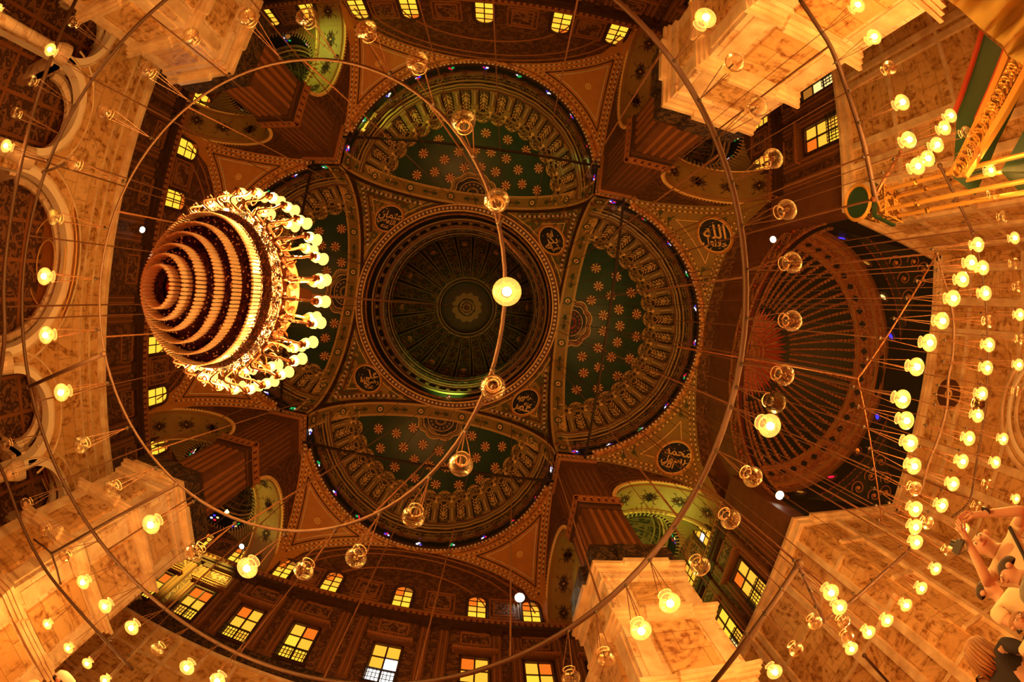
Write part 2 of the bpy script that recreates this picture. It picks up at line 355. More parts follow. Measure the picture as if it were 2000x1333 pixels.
# ------------------------------------------------------------------ outer walls
def dentils(m, p0, p1, z, out, step=.42, mt='batten', dk='maroon', h=.42):
    """row of little pyramids along p0-p1 (xy), standing out along 'out'"""
    p0, p1, out = Vector((*p0, 0)), Vector((*p1, 0)), Vector((*out, 0)); L = (p1 - p0).length; n = max(1, int(L / step)); d = (p1 - p0) / n
    m.use(dk); c = (p0 + p1) / 2 + out * .05; m.obox((c.x, c.y, z), (p1 - p0) / 2, out * .08, Vector((0, 0, h * .62)))
    m.use(mt)
    for i in range(n):
        a = p0 + d * i; q = a + d * .5 + out * .3; e = a + d * .86; s_ = a + d * .14; o2 = out * .14
        for tri in (((s_ + o2), (e + o2), q),):
            A_, B_, C_ = tri
            m.poly([(A_.x, A_.y, z - h / 2), (B_.x, B_.y, z - h / 2), (C_.x, C_.y, z + h / 2)])
            m.poly([(A_.x, A_.y, z + h / 2), (B_.x, B_.y, z + h / 2), (C_.x, C_.y, z + h / 2)])
            m.poly([(A_.x, A_.y, z - h / 2), (C_.x, C_.y, z + h / 2), (A_.x, A_.y, z + h / 2)])
            m.poly([(B_.x, B_.y, z - h / 2), (C_.x, C_.y, z + h / 2), (B_.x, B_.y, z + h / 2)])
    for dz, oo in ((h * .75, .38), (-h * .75, .2)):
        m.obox((c.x, c.y, z + dz), (p1 - p0) / 2 + (p1 - p0).normalized() * .1, out * oo / 2, Vector((0, 0, .07)))
GW = [-17.2, -13.4, -9.35, -5.4, 0.0, 5.4, 9.35, 13.4, 17.2]
for k in range(4):
    a = k * pi / 2
    wl = thing('wall_' + ['east', 'south', 'west', 'north'][k], 'tall brown carved wall with pilasters and amber windows on the ' + SIDES[k], 'wall', (0, 0, 0), a, kind='structure')
    m = MB().use('brown_carved')
    if k == 0:
        m.box((WX, -21.6, TOPM), (WX + .6, -A, 34)); m.box((WX, A, TOPM), (WX + .6, 21.6, 34))
        m.use('brown'); m.box((WX, -A, TOPM), (WX + 1.6, -8.3, H2)); m.box((WX, 8.3, TOPM), (WX + 1.6, A, H2))
    else:
        m.box((WX, -21.6, TOPM), (WX + .6, 21.6, 34))
    m.build('upper_wall', wl)
    m = MB().use('brown_fine' if k == 2 else 'marble')
    if k == 0:
        for s in (-1, 1):
            m.box((WX - .15, min(s * 8.2, s * 21), FLOOR), (WX + .6, max(s * 8.2, s * 21), TOPM - .6))
            m.use('marble_trim'); m.box((WX - .5, min(s * 8.0, s * 21), TOPM - .6), (WX + .6, max(s * 8.0, s * 21), TOPM - .2)); m.box((WX - .7, min(s * 7.9, s * 21), TOPM - .2), (WX + .6, max(s * 7.9, s * 21), TOPM))
            m.use('marble_trim')
            for yy in (9.2, 10.4, 11.6, 15.3, 16.0, 20.4):
                m.box((WX - .3, s * yy - .18, FLOOR), (WX - .15, s * yy + .18, TOPM - .6))
            for zz in (5.2, 9.6, 13.4): m.box((WX - .28, min(s * 8.2, s * 21), zz), (WX - .15, max(s * 8.2, s * 21), zz + .22))
            m.use('marble')
    else:
        m.box((WX - .15, -21.4, FLOOR), (WX + .6, 21.4, TOPM - 1.5))
        m.use('batten' if k == 2 else 'marble_trim'); m.box((WX - .35, -21.4, TOPM - 1.6), (WX + .3, 21.4, TOPM - 1.35))
        for zz in (5.2, 9.6, 13.4): m.box((WX - .25, -21, zz), (WX - .15, 21, zz + .2))
        for yy in range(-20, 21, 2): m.box((WX - .24, yy - .1, FLOOR), (WX - .15, yy + .1, TOPM - 1.6))
        m.use('frieze'); m.box((WX - .2, -21.4, TOPM - 1.35), (WX + .6, 21.4, TOPM))
    m.build('marble_wainscot', wl)
    # pilasters, cornice and framed panels
    m = MB()
    rng = [(-21, 21)] if k else [(-21, -A), (A, 21)]
    for y0, y1 in rng:
        dentils(m, (WX - .02, y0), (WX - .02, y1), H2 - .35, (-1, 0))
        m.use('brown_dark'); m.box((WX - .5, y0, H2 - 1.05), (WX, y1, H2 - .75)); m.box((WX - .35, y0, H2 - 1.3), (WX, y1, H2 - 1.05))
    m.build('cornice', wl)
    m = MB()
    xs = [(GW[i] + GW[i + 1]) / 2 for i in range(8)] + [-20.2, 20.2]
    for u in xs:
        if k == 0 and abs(u) < A: continue
        for du in (-.62, .62):
            m.use('brown'); m.box((WX - .22, u + du - .34, TOPM), (WX, u + du + .34, H2 - 1.3))
            m.use('batten')
            for dd in (-.16, .16): m.box((WX - .27, u + du + dd - .035, TOPM + .3), (WX - .22, u + du + dd + .035, H2 - 1.6))
            m.use('brown_dark'); m.box((WX - .32, u + du - .4, H2 - 1.75), (WX, u + du + .4, H2 - 1.3))
    m.build('pilaster', wl)
    m = MB()
    def frame(u, z, hw, hh, t=.07, mt='batten', x=WX):
        m.use(mt)
        for q in (-1, 1):
            m.box((x - .1, u + q * hw - t, z - hh), (x, u + q * hw + t, z + hh)); m.box((x - .1, u - hw, z + q * hh - t), (x, u + hw, z + q * hh + t))
    for i in range(8):
        u = (GW[i] + GW[i + 1]) / 2
        if k == 0 and abs(u) < A: continue
        for e in (0, .3): frame(u, H2 + 1.55, 1.05 - e, 1.1 - e, .045, 'batten')
        m.use('brown_fine'); m.box((WX - .06, u - .7, H2 + .8), (WX, u + .7, H2 + 2.3))
    for i, u in enumerate(GW):
        if k == 0 and abs(u) < A: continue
        frame(u, H2 - 2.1, .95, .55, .05, 'batten')
        m.use('brown_fine'); m.box((WX - .07, u - .8, H2 - 2.5), (WX, u + .8, H2 - 1.7))
    if k:
        for r_ in (.93, .84, .6):
            m.use('batten'); m.tube([(WX - .03, A * r_ * cos(t), H2 + .1 + EB * r_ * sin(t)) for t in frange(.15, pi - .15, 40)], .07, 5)
    m.build('wall_panel', wl)
wn = [0]
Y, AM, OR, PA, WH, DM = 'pane_yellow', 'pane_amber', 'pane_orange', 'pane_pale', 'pane_white', 'pane_dim'
for k in range(4):
    for i, u in enumerate(GW):
        if k == 0 and abs(u) < A: continue
        wn[0] += 1
        base = Y if k in (2,) else (Y if (i + k) % 3 else AM); topc = {0: OR, 1: OR, 2: OR if i % 2 else Y, 3: AM}[k]
        if k == 1: cols = [[Y, Y], [AM if i % 2 else Y, AM], [AM, OR], [OR if i % 2 else DM, OR]]
        elif k == 3: cols = [[Y, Y], [AM, Y], [Y, AM], [AM, OR if i % 2 else AM]]
        elif k == 2: cols = [[Y, Y], [Y, Y], [topc, Y if topc == Y else OR]]
        else: cols = [[AM, AM], [AM, WH if (i == 7) else AM], [AM, AM], [OR, AM]]
        arched_window(None, 0, 0, .72, 1.9 if k != 2 else 1.75, 3 if k != 2 else 2, cols, wloc(k, u, H2 + .22, .03), k * pi / 2,
                      'window_%d' % wn[0], 'arched amber window above the cornice, %s of those on the %s' % (ORD[i], SIDES[k]))
        if k == 2: continue
        wn[0] += 1
        cols = [[[Y, Y], [AM, Y], [OR, AM]], [[AM, Y], [AM, AM], [AM, OR]], [[Y, AM], [AM, AM], [OR, OR]]][(i + k) % 3]
        if k == 1 and i == 4: cols = [[WH, WH], [WH, AM], [AM, AM]]
        if k == 0 and i == 0: cols = [[AM, PA], [PA, PA], [PA, DM]]
        if k == 0 and i == 8: cols = [[AM, PA], [Y, Y], [Y, AM]]
        big_window(wloc(k, u, TOPM + .35, .03), k * pi / 2, 'window_%d' % wn[0], 'large square amber window under the cornice, %s of those on the %s' % (ORD[i], SIDES[k]), cols)

# ------------------------------------------------------------------ piers
def lstrip(m, c0, c1, z0, z1, n=5, w=.05, out=.06, mt='batten', inset=.35):
    """vertical battens on the two inner faces (x=c0 and y=c0) of a square pier c0..c1"""
    m.use(mt)
    for i in range(n):
        q = c0 + inset + (c1 - c0 - 2 * inset) * (i + .5) / n
        m.box((c0 - out, q - w, z0), (c0, q + w, z1)); m.box((q - w, c0 - out, z0), (q + w, c0, z1))
for k in range(4):
    p = thing('pier', 'massive pier of veined marble and carved panels, %s corner of the central dome' % CORN[k], 'pier', (0, 0, 0), k * pi / 2, 'piers carrying the central dome')
    m = MB().use('marble_pale'); c0, c1 = 9.35, 13.0
    m.box((c0, c0, FLOOR), (c1, c1, H3 - 1.0))
    m.use('marble')
    for z0, z1 in ((1.9, 5.1), (5.9, 8.6), (9.4, 12.0), (12.7, 14.5)):
        m.box((c0 - .13, c0 + .95, z0), (c0, c1 - .95, z1)); m.box((c0 + .95, c0 - .13, z0), (c1 - .95, c0, z1))
        m.use('marble_trim')
        for q0, q1 in ((c0 + .2, c0 + .75), (c1 - .75, c1 - .2)):
            m.box((c0 - .06, q0, z0 + .1), (c0, q1, z1 - .1)); m.box((q0, c0 - .06, z0 + .1), (q1, c0, z1 - .1))
        m.use('marble')
    m.build('marble_shaft', p)
    for z0 in (5.25, 8.75, 12.15):
        m = MB().use('marble_trim')
        for e, (a_, b_) in enumerate(((0, .18), (.18, .34), (.34, .5))):
            o_ = .12 + .1 * e
            m.box((c0 - o_, c0 - o_, z0 + a_), (c1 + o_, c1 + o_, z0 + b_))
            m.box((c0 - o_ - .14, c0 + .9, z0 + a_ - .015), (c0, c1 - .9, z0 + b_ - .015)); m.box((c0 + .9, c0 - o_ - .14, z0 + a_ - .015), (c1 - .9, c0, z0 + b_ - .015))
        m.build('string_course', p)
    m = MB().use('marble_pale')
    m.box((c0 - .1, c0 - .1, H3 - 1.0), (c1 + .1, c1 + .1, H3 - .45)); m.use('marble_trim'); m.box((c0 - .2, c0 - .2, H3 - .45), (c1 + .2, c1 + .2, H3 - .2)); m.box((c0 - .3, c0 - .3, H3 - .2), (c1 + .25, c1 + .25, H3))
    m.box((c0 - .45, c0 + 1.0, H3 - .3), (c0, c1 - .6, H3 + .02)); m.box((c0 + 1.0, c0 - .45, H3 - .3), (c1 - .6, c0, H3 + .02))
    m.build('marble_capital', p)
    m = MB().use('frieze'); m.box((c0 - .1, c0 - .1, H3 + .02), (c1 + .1, c1 + .1, H3 + 1.5)); m.box((c0 - .3, c0 + 1.0, H3 + .04), (c0, c1 - .6, H3 + 1.45)); m.box((c0 + 1.0, c0 - .3, H3 + .04), (c1 - .6, c0, H3 + 1.45))
    m.use('brown_dark'); m.box((c0 + .1, c0 + .1, H3 + 1.5), (c1, c1, H3 + 2.0))
    m.build('dark_frieze', p)
    s0 = 10.4
    m = MB().use('brown'); m.box((s0, s0, H3 + 1.9), (12.9, 12.9, H2 - .2)); lstrip(m, s0, 12.9, H3 + 2.6, H2 - 1.6, 4, .1, .09, 'batten', .25)
    m.use('brown_dark'); m.box((s0 - .12, s0 - .12, H2 - 1.1), (13.0, 13.0, H2 - .75)); m.box((s0 - .02, s0 - .02, H2 - 1.5), (12.95, 12.95, H2 - 1.35))
    m.build('panelled_shaft', p)
    m = MB().use('brown_dark'); m.box((s0 - .02, s0 - .02, H2 - .8), (13.1, 13.1, H2 + .02))
    dentils(m, (s0, s0 - .1), (s0, 13.1), H2 - .35, (-1, 0)); dentils(m, (s0 - .1, s0), (13.1, s0), H2 - .35, (0, -1))
    m.build('cornice', p)
    m = MB().use('brown'); m.box((A, A, H2), (13.1, 13.1, H1)); lstrip(m, A, 13.1, H2 + .5, H2 + 5.5, 5, .035, .04, 'batten', .2)
    m.build('pier_head', p)
    m = MB().use('orange_band'); m.box((A - .13, A - .13, H1 - .95), (13.4, 13.4, H1 - .05))
    m.use('batten'); m.box((A - .2, A - .2, H1 - .05), (13.5, 13.5, H1 + .08)); m.box((A - .2, A - .2, H1 - 1.05), (13.42, 13.42, H1 - .95))
    m.use('cream')
    for i in range(9):
        q = A - .05 + i * .38
        m.box((A - .16, q, H1 - .3), (A - .1, q + .2, H1 - .2)); m.box((q, A - .16, H1 - .3), (q + .2, A - .1, H1 - .2))
        m.box((A - .16, q, H1 - .8), (A - .1, q + .2, H1 - .72)); m.box((q, A - .16, H1 - .8), (q + .2, A - .1, H1 - .72))
    m.build('gilt_band', p, label='carved orange band around the pier top')

# ------------------------------------------------------------------ spandrel walls with gold side arches
SR = 3.95; SC_ = 17.05
def motif(m, c, t, s, n, L=1.1, Wd=.42, mt='green_leaf', core='maroon'):
    """leafy scroll ornament centred c, along t, across s, lifted along n"""
    c, t, s, n = map(Vector, (c, t, s, n)); o = n * .035
    m.use(mt)
    for sx in (-1, 1):
        for q in (-1, 1):
            a0, b0 = L * .26, Wd * .34; rr = min(L * .2, Wd * .5)
            m.tube([c + o + t * (sx * (a0 - (rr * (.25 + .13 * w)) * cos(w))) + s * (q * (b0 + (rr * (.25 + .13 * w)) * sin(w) * .9)) for w in frange(0, 5.4, 11)], .04, 4)
            m.tube([c + o + t * sx * L * .1, c + o + t * sx * L * .42 + s * q * Wd * .12, c + o + t * sx * L * .56 + s * q * Wd * .4], [.05, .06, .02], 4)
        m.disc(c + t * sx * L * .5 + o, n, .12, 4, turn=.3)
    m.disc(c + o * 1.3, n, Wd * .38, 4, inner=.6, turn=.785); m.disc(c + o * 1.3, n, Wd * .25, 8, inner=.45)
    m.use(core); m.disc(c + o * 1.6, n, .08, 8)
def sidewall(k, s):
    """local wall plane y = s*A for bay k, x from A to 21, with arch opening to the corner bay"""
    lab = 'carved brown spandrel with gilt arch into the %s bay, facing the %s' % (CORN[k] if s > 0 else CORN[(k - 1) % 4], SIDES[k])
    w = thing('side_arch', lab, 'arch', (0, 0, 0), k * pi / 2, 'gilt arches between hall and corner bays')
    y = s * A
    m = MB().use('brown_carved'); rows = [[], []]
    xs = frange(A, 13.1, 3) + [SC_ - SR * cos(pi * i / 24) for i in range(25)]
    top, bot = [], []
    for x in xs:
        zt = H2 + EB * sqrt(max(0, 1 - ((x - A) / A) ** 2)); zb = H2 + .02 if x <= 13.1 + 1e-6 else H2 + sqrt(max(0, SR * SR - (x - SC_) ** 2))
        top.append((x, y, max(zt, zb))); bot.append((x, y, zb))
    m.grid([bot[3:], top[3:]]); m.build('spandrel', w)
    # gold intrados
    m = MB().use('gold_band'); y2 = s * (A + 2.5)
    ar = [(SC_ - SR * cos(t), SR * sin(t) + H2) for t in frange(0, pi, 32)]
    m.grid([[(x, y, z) for x, z in ar], [(x, y2, z) for x, z in ar]])
    for yy in (y + s * .25, y2 - s * .25): m.use('batten'); m.tube([(x + (SC_ - x) * .01, yy, z - .03) for x, z in ar], .05, 4)
    m.build('gilt_intrados', w)
    for t in (.32, .95, pi / 2, pi - .95, pi - .32):
        m = MB(); x, z = SC_ - SR * cos(t), H2 + SR * sin(t); nn = (cos(t), 0, -sin(t)); tt = (sin(t), 0, cos(t))
        motif(m, (x, s * (A + 1.25), z), tt, (0, 1, 0), nn, 2.1, 1.15, 'brown_dark', 'gilt'); motif(m, (x, s * (A + 1.25), z), tt, (0, 1, 0), nn, 1.1, .6, 'brown_dark', 'gilt'); m.build('scroll_ornament', w)
    m = MB().use('gilt')
    for yy in (y, y2):
        m.tube([(x, yy, z) for x, z in ar], .07, 5)
        for t in frange(0.03, pi - .03, 46):
            x, z = SC_ - (SR + .12) * cos(t), H2 + (SR + .12) * sin(t); m.obox((x, yy - s * .02, z), (.05 * sin(t), 0, .05 * cos(t)), (0, .07, 0), (-.09 * cos(t), 0, .09 * sin(t)))
    m.build('bead_edge', w)
    m = MB().use('brown'); 
    for rr in (SR + .45, SR + .8): m.tube([(SC_ - rr * cos(t), y - s * .03, H2 + rr * sin(t)) for t in frange(.06, pi * .62, 24)], .05, 4)
    m.build('arch_moulding', w)
for k in range(4):
    for s in (-1, 1): sidewall(k, s)

# ------------------------------------------------------------------ bay pendentives (triangles under the half domes)
def pend_patch(m, a0, a1, c, half, z, n=14, q=6, lift=0.0):
    """spandrel surface between circle radius=half and the square, azimuth a0..a1"""
    rows = []
    for i in range(q + 1):
        row = []
        for t in frange(a0, a1, n):
            rb = half / max(abs(cos(t)), abs(sin(t))); r = half + (rb - half) * i / q
            row.append((c[0] + (r - lift) * cos(t), c[1] + (r - lift) * sin(t), z(r) - lift * .5))
        rows.append(row)
    m.grid(rows)
def on_sp(c, half, z, x, y, lift=.05):
    dx, dy = x - c[0], y - c[1]; r = hypot(dx, dy)
    f = (r - lift) / r
    return Vector((c[0] + dx * f, c[1] + dy * f, z(max(r, half)) - lift * .6))
def dash_line(m, pts, w=.16, duty=.55, step=.42, c1='cream', c2='maroon', up=None):
    """beaded strip following a polyline"""
    m.use(c2); m.tube(pts, w * .75, 4, cap=False); m.use(c1)
    acc = 0.0
    for i in range(len(pts) - 1):
        p, q = Vector(pts[i]), Vector(pts[i + 1]); L = (q - p).length
        if L < 1e-6: continue
        d = (q - p) / L; s = acc
        while s < L:
            c = p + d * s; m.ball((c.x, c.y, c.z), w * .8, 5, 3) if duty < .3 else m.tube([c - d * step * duty / 2, c + d * step * duty / 2], w, 4)
            s += step
        acc = s - L
def corner_curve(c, half, z, sx, sy, inset, which, lo=0.0, n=22, lift=.06):
    """curve parallel to a pendentive edge, ending where the inset outlines meet; which: 'rim','ex','ey'"""
    P = []; r = half + inset; e = half - inset
    if which == 'rim':
        t0 = math.acos(min(1, e / r))
        for t in frange(t0, pi / 2 - t0, n): P.append(on_sp(c, half, z, c[0] + sx * r * cos(t), c[1] + sy * r * sin(t), lift))
    else:
        for y in frange(sqrt(max(0, r * r - e * e)), e, n):
            x_, y_ = (e, y) if which == 'ex' else (y, e)
            P.append(on_sp(c, half, z, c[0] + sx * x_, c[1] + sy * y_, lift))
    return P
def arabic(parent, text, loc, rot, size, matn='gilt', name='lettering'):
    cu = D.curves.new(name, 'FONT'); cu.body = text; cu.size = size; cu.align_x = 'CENTER'; cu.align_y = 'CENTER'; cu.extrude = .02; cu.resolution_u = 3; cu.offset = .012 * size
    o = D.objects.new(name, cu); COL.objects.link(o); o.parent = parent; o.location = loc; o.rotation_euler = rot; cu.materials.append(MATS[matn])
    bpy.context.view_layer.update(); me = D.meshes.new_from_object(o.evaluated_get(bpy.context.evaluated_depsgraph_get())); D.objects.remove(o)
    o = D.objects.new(name, me); COL.objects.link(o); o.parent = parent; o.location = loc; o.rotation_euler = rot; return o
PF = {'alah': '\uFEEA\uFEE0\uFEDF\uFE8D',      # heh-final lam-med lam-init alef
      'rdy': '\uFEF2\uFEBF\uFEAD', 'anh': '\uFEEA\uFEE8\uFECB', 'amr': '\uFEAE\uFEE4\uFECB', 'ely': '\uFEF2\uFEE0\uFECB',
      'abw': '\uFEED\uFE91\uFE8D', 'bkr': '\uFEAE\uFEDC\uFE91', 'athman': '\uFEE5\uFE8E\uFEE4\uFE9C\uFECB', 'mhmd': '\uFEAA\uFEE4\uFEA4\uFEE3', 'rswl': '\uFEDD\uFEEE\uFEB3\uFEAD',
      'jl': '\uFEDE\uFE9F', 'jlalh': '\uFEEA\uFEDF\uFEFC\uFE9F'}
def medallion(parent, p, nrm, up, r, words, name='medallion'):
    """black roundel with gilt rim and Arabic lettering; p centre, nrm towards the hall, up = reading direction up"""
    nrm = Vector(nrm).normalized(); up = Vector(up); up = (up - nrm * up.dot(nrm)).normalized(); rt = up.cross(nrm)
    R3 = Matrix((rt, up, nrm)).transposed()
    e = R3.to_euler(); p = Vector(p) + nrm * .25
    m = MB().use('ink'); m.disc((0, 0, 0), (0, 0, 1), r, 40); m.use('gilt')
    m.tube([(r * cos(t), r * sin(t), .02) for t in frange(0, 2 * pi, 47)[:-1]], .05, 5, closed=True)
    m.use('orange_panel'); m.tube([(r * 1.1 * cos(t), r * 1.1 * sin(t), 0) for t in frange(0, 2 * pi, 47)[:-1]], .1, 5, closed=True)
    random.seed(int(r * 1000 + p.x * 10))
    m.use('gilt')
    for i in range(12):      # vowel marks and dots
        t = random.uniform(0, 2 * pi); q = r * random.uniform(.45, .86); x, y = q * cos(t), q * sin(t)
        if i % 3 == 0: m.disc((x, y, .04), (0, 0, 1), r * .035, 4)
        else: a_ = random.uniform(.3, .9); m.tube([(x, y, .04), (x + r * .11 * cos(a_), y + r * .11 * sin(a_), .04)], r * .018, 4)
    o = m.build(name, parent); o.location = p; o.rotation_euler = e
    for txt, x, y, s, turn in words:
        t_ = arabic(o, txt, (x * r, y * r, .05), (0, 0, turn), s * r)
    return o
BC = (A, 0.0)
for k in range(4):
    for s in (-1, 1):
        cn = CORN[k] if s > 0 else CORN[(k - 1) % 4]
        east = k == 0
        lab = ('gold triangular pendentive with round black calligraphy medallion, %s, beside the apse' % cn) if east else 'orange triangular pendentive with thin gilt outline, %s end of the %s bay' % (cn, SIDES[k].split()[0])
        w = thing('bay_pendentive', lab, 'pendentive', (0, 0, 0), k * pi / 2, 'triangular pendentives under the half domes')
        m = MB().use('gold_band' if east else 'orange_panel')
        pend_patch(m, 0 if s > 0 else -pi / 2, pi / 2 if s > 0 else 0, BC, A, zpend, 20, 8); m.build('field', w, smooth=True)
        m = MB()
        for ins, lo in ((.13, .25), (.40, .6)):
            for wh in ('rim', 'ex', 'ey'):
                dash_line(m, corner_curve(BC, A, zpend, 1, s, ins, wh, lo), .075, .5, .44, 'gilt' if .3 < ins < .5 else 'cream', 'brown')
        m.build('beaded_border', w)
        m = MB().use('gilt')
        if east:
            for wh in ('rim', 'ex', 'ey'): m.tube(corner_curve(BC, A, zpend, 1, s, 1.0, wh, 1.0), .045, 4)
            m.use('green_leaf')
            for (x_, y_) in ((5.2, 9.9), (9.9, 5.2), (9.5, 9.7), (9.7, 9.2), (6.0, 9.5), (9.5, 6.0)):
                q = on_sp(BC, A, zpend, A + x_, s * y_, .07); m.disc(q, (-x_, -s * y_, -8), .2, 6, inner=.5); m.tube([q + Vector((0, -.5 * s, .3)), q, q + Vector((.4, .3 * s, -.3))], .05, 4)
        else:
            for lo, tk in ((.62, .05), (.84, .05)):
                for wh in ('rim', 'ex', 'ey'): m.use('cream' if lo > .7 else 'brown_dark'); m.tube(corner_curve(BC, A, zpend, 1, s, lo, wh), tk, 5)
            m.use('gilt')
            q = on_sp(BC, A, zpend, A + 8.6, s * 8.6, .08)
            n_ = Vector((-8.6, -8.6 * s, -7)).normalized(); m.disc(q, n_, .3, 10, inner=.6); m.disc(q, n_, .12, 8)
        m.build('gilt_outline', w)
        if east:
            px = (1318, 897) if s > 0 else (1398, 458)
            zc = H2; P = at_ell(*px, (A, 0, H2), A * sqrt(2), EB * sqrt(2))
            n_ = Vector((A - P.x, -P.y, (H2 - P.z) * 1.3))
            up = (.25, -1, .2) if s > 0 else (.45, -1, .2)
            if s > 0: words = [(PF['mhmd'], .1, .38, .74, .12), (PF['rswl'], .05, -.12, .66, .2), (PF['alah'], -.15, -.52, .62, .1)]
            else: words = [(PF['alah'], 0, .18, 1.15, .25), (PF['jl'], -.3, -.45, .62, .2), (PF['jlalh'], .3, -.42, .55, .2)]
            medallion(w, P, n_, up, 1.38, words)

# ------------------------------------------------------------------ central pendentives and main arches
words_c = [[(PF['rdy'], -.25, .38, .5, .15), (PF['alah'], -.45, .05, .5, .1), (PF['anh'], .35, -.1, .5, .1), (PF['amr'], .1, -.38, .95, .1)],
           [(PF['ely'], .1, .3, .95, .2), (PF['rdy'], .35, -.15, .5, .1), (PF['alah'], -.25, -.2, .55, .1), (PF['anh'], .1, -.6, .5, .1)],
           [(PF['athman'], 0, .3, .75, .15), (PF['rdy'], -.35, -.15, .5, .1), (PF['alah'], .3, -.2, .55, .1), (PF['anh'], .0, -.6, .5, .1)],
           [(PF['abw'], -.1, .5, .6, .1), (PF['bkr'], .05, .05, .85, .15), (PF['rdy'], .4, -.45, .45, .1), (PF['alah'], -.25, -.5, .5, .1)]]
mpx = [(1028, 788), (716, 742), (758, 425), (1080, 468)]
for k in range(4):
    w = thing('pendentive', 'gold pendentive with green scrolls and calligraphy roundel, %s of the central dome' % CORN[k], 'pendentive', (0, 0, 0), 0, 'pendentives under the central dome')
    m = MB().use('gold_field'); pend_patch(m, k * pi / 2, (k + 1) * pi / 2, (0, 0), A, zmain, 28, 10); m.build('field', w, smooth=True)
    sx, sy = (1, -1, -1, 1)[k], (1, 1, -1, -1)[k]
    m = MB()
    for wh in ('ex', 'ey'):
        c_ = corner_curve((0, 0), A, zmain, sx, sy, .18, wh, .1); m.use('brown_dark'); m.tube(c_, .2, 5)
        dash_line(m, corner_curve((0, 0), A, zmain, sx, sy, .62, wh, .35), .14, .5, .55, 'cream', 'maroon')
        m.use('brown'); m.tube(corner_curve((0, 0), A, zmain, sx, sy, .95, wh, .7), .1, 5)
        m.use('gilt'); m.tube(corner_curve((0, 0), A, zmain, sx, sy, 1.25, wh, 1.15), .05, 5)
    m.use('gilt'); m.tube(corner_curve((0, 0), A, zmain, sx, sy, .35, 'rim', 1.5), .05, 5)
    m.build('beaded_border', w)
    P = at_ell(*mpx[k], (0, 0, H1), A * sqrt(2), A * sqrt(2))
    medallion(w, P, Vector((0, 0, H1)) - P, (.15, -1, 0), 1.42, words_c[k])
for k in range(4):
    w = thing('main_arch', 'great semicircular arch with painted gold flower band on the %s of the central dome' % SIDES[k], 'arch', (0, 0, 0), k * pi / 2, 'four great arches around the central square')
    m = MB().use('gold_band'); R_ = 10.22; x0, x1 = 10.3, 11.62; zc = H1
    T = frange(0.02, pi - .02, 64)
    m.grid([[(x0, R_ * cos(t), zc + R_ * sin(t)) for t in T], [(x1, R_ * cos(t), zc + R_ * sin(t)) for t in T]])
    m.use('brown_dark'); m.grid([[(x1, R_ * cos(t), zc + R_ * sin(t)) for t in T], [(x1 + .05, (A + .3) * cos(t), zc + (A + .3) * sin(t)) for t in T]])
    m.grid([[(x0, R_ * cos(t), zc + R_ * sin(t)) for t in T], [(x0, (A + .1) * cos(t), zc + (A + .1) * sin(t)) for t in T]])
    m.build('soffit', w, smooth=True)
    m = MB().use('gilt')
    for x in (x0, x0 + .12, x1 - .12, x1): m.tube([(x, (R_ - .02) * cos(t), zc + (R_ - .02) * sin(t)) for t in T], .035, 4)
    m.use('brown_dark'); m.tube([(x0 - .02, (R_ + .12) * cos(t), zc + (R_ + .12) * sin(t)) for t in T], .12, 5)
    m.build('edge_moulding', w)
    for i in range(15):
        m = MB(); t = pi * (i + .5) / 15; c = ((x0 + x1) / 2, (R_ - .03) * cos(t), zc + (R_ - .03) * sin(t)); n_ = (0, -cos(t), -sin(t)); tt = (0, -sin(t), cos(t))
        if i % 2: motif(m, c, tt, (1, 0, 0), n_, 1.3, .4, 'green_leaf', 'red')
        else:
            m.use('green_leaf'); m.disc(Vector(c) + Vector(n_) * .03, n_, .42, 10, inner=.62)
            m.use('gilt'); m.disc(Vector(c) + Vector(n_) * .05, n_, .24, 8, inner=.4); m.use('maroon'); m.disc(Vector(c) + Vector(n_) * .06, n_, .1, 8)
        m.build('painted_flower', w)
    # iron tie rod at the springing
    tr = MB().use('iron_dark'); tr.box((12.45, -A - .05, H1 - .62), (12.62, A + .05, H1 - .45)); o = tr.build('tie_beam', rz=k * pi / 2)
    tag(o, 'dark iron tie beam spanning the springing of the %s great arch' % SIDES[k].split()[0], 'beam', 'iron tie beams')

# ------------------------------------------------------------------ central dome
dm = thing('central_dome', 'central dome with radial gores around a gold sunburst', 'dome')
DZ = 51.0; DR = 9.0
def dome_pt(el, r_off=0.0): return ((DR - r_off) * cos(el), DZ + (11 - r_off) * sin(el))
m = MB().use('dome_green'); m.lathe([(9.6, H1 + A - .2), (9.75, H1 + A + 1.2)] , 96)
m.lathe([dome_pt(e) for e in frange(0, 1.12, 14)], 96); m.build('dome_shell', dm, smooth=True)
m = MB().use('green_black'); m.lathe([(9.75, H1 + A + 1.2), (9.5, 46.5), (9.3, 49.0)], 96); m.build('drum', dm, smooth=True)
def ringm(rz_list, nm, label=None):
    m = MB()
    for R_, z, t, mt in rz_list:
        m.use(mt); m.tube([(R_ * cos(a_), R_ * sin(a_), z) for a_ in frange(0, 2 * pi, 128)[:-1]], t, 6, closed=True)
    return m.build(nm, dm, smooth=True, label=label)
m = MB().use('brown'); m.lathe([(A + .3, H1 + A + .1), (A, H1 + A - .25), (9.85, H1 + A - .4), (9.6, H1 + A + .1)], 96)
for i in range(150):
    a_ = 2 * pi * i / 150; m.use('cream' if i % 1 == 0 else 'red'); m.obox((9.95 * cos(a_), 9.95 * sin(a_), H1 + A - .46), (.12 * cos(a_), .12 * sin(a_), 0), (-.11 * sin(a_), .11 * cos(a_), 0), (0, 0, .06))
m.build('bead_cornice', dm)
ringm([(9.7, H1 + A - .3, .09, 'gilt'), (10.3, H1 + A - .35, .08, 'gilt'), (9.5, H1 + A + .5, .12, 'rib_red')], 'lower_cornice')
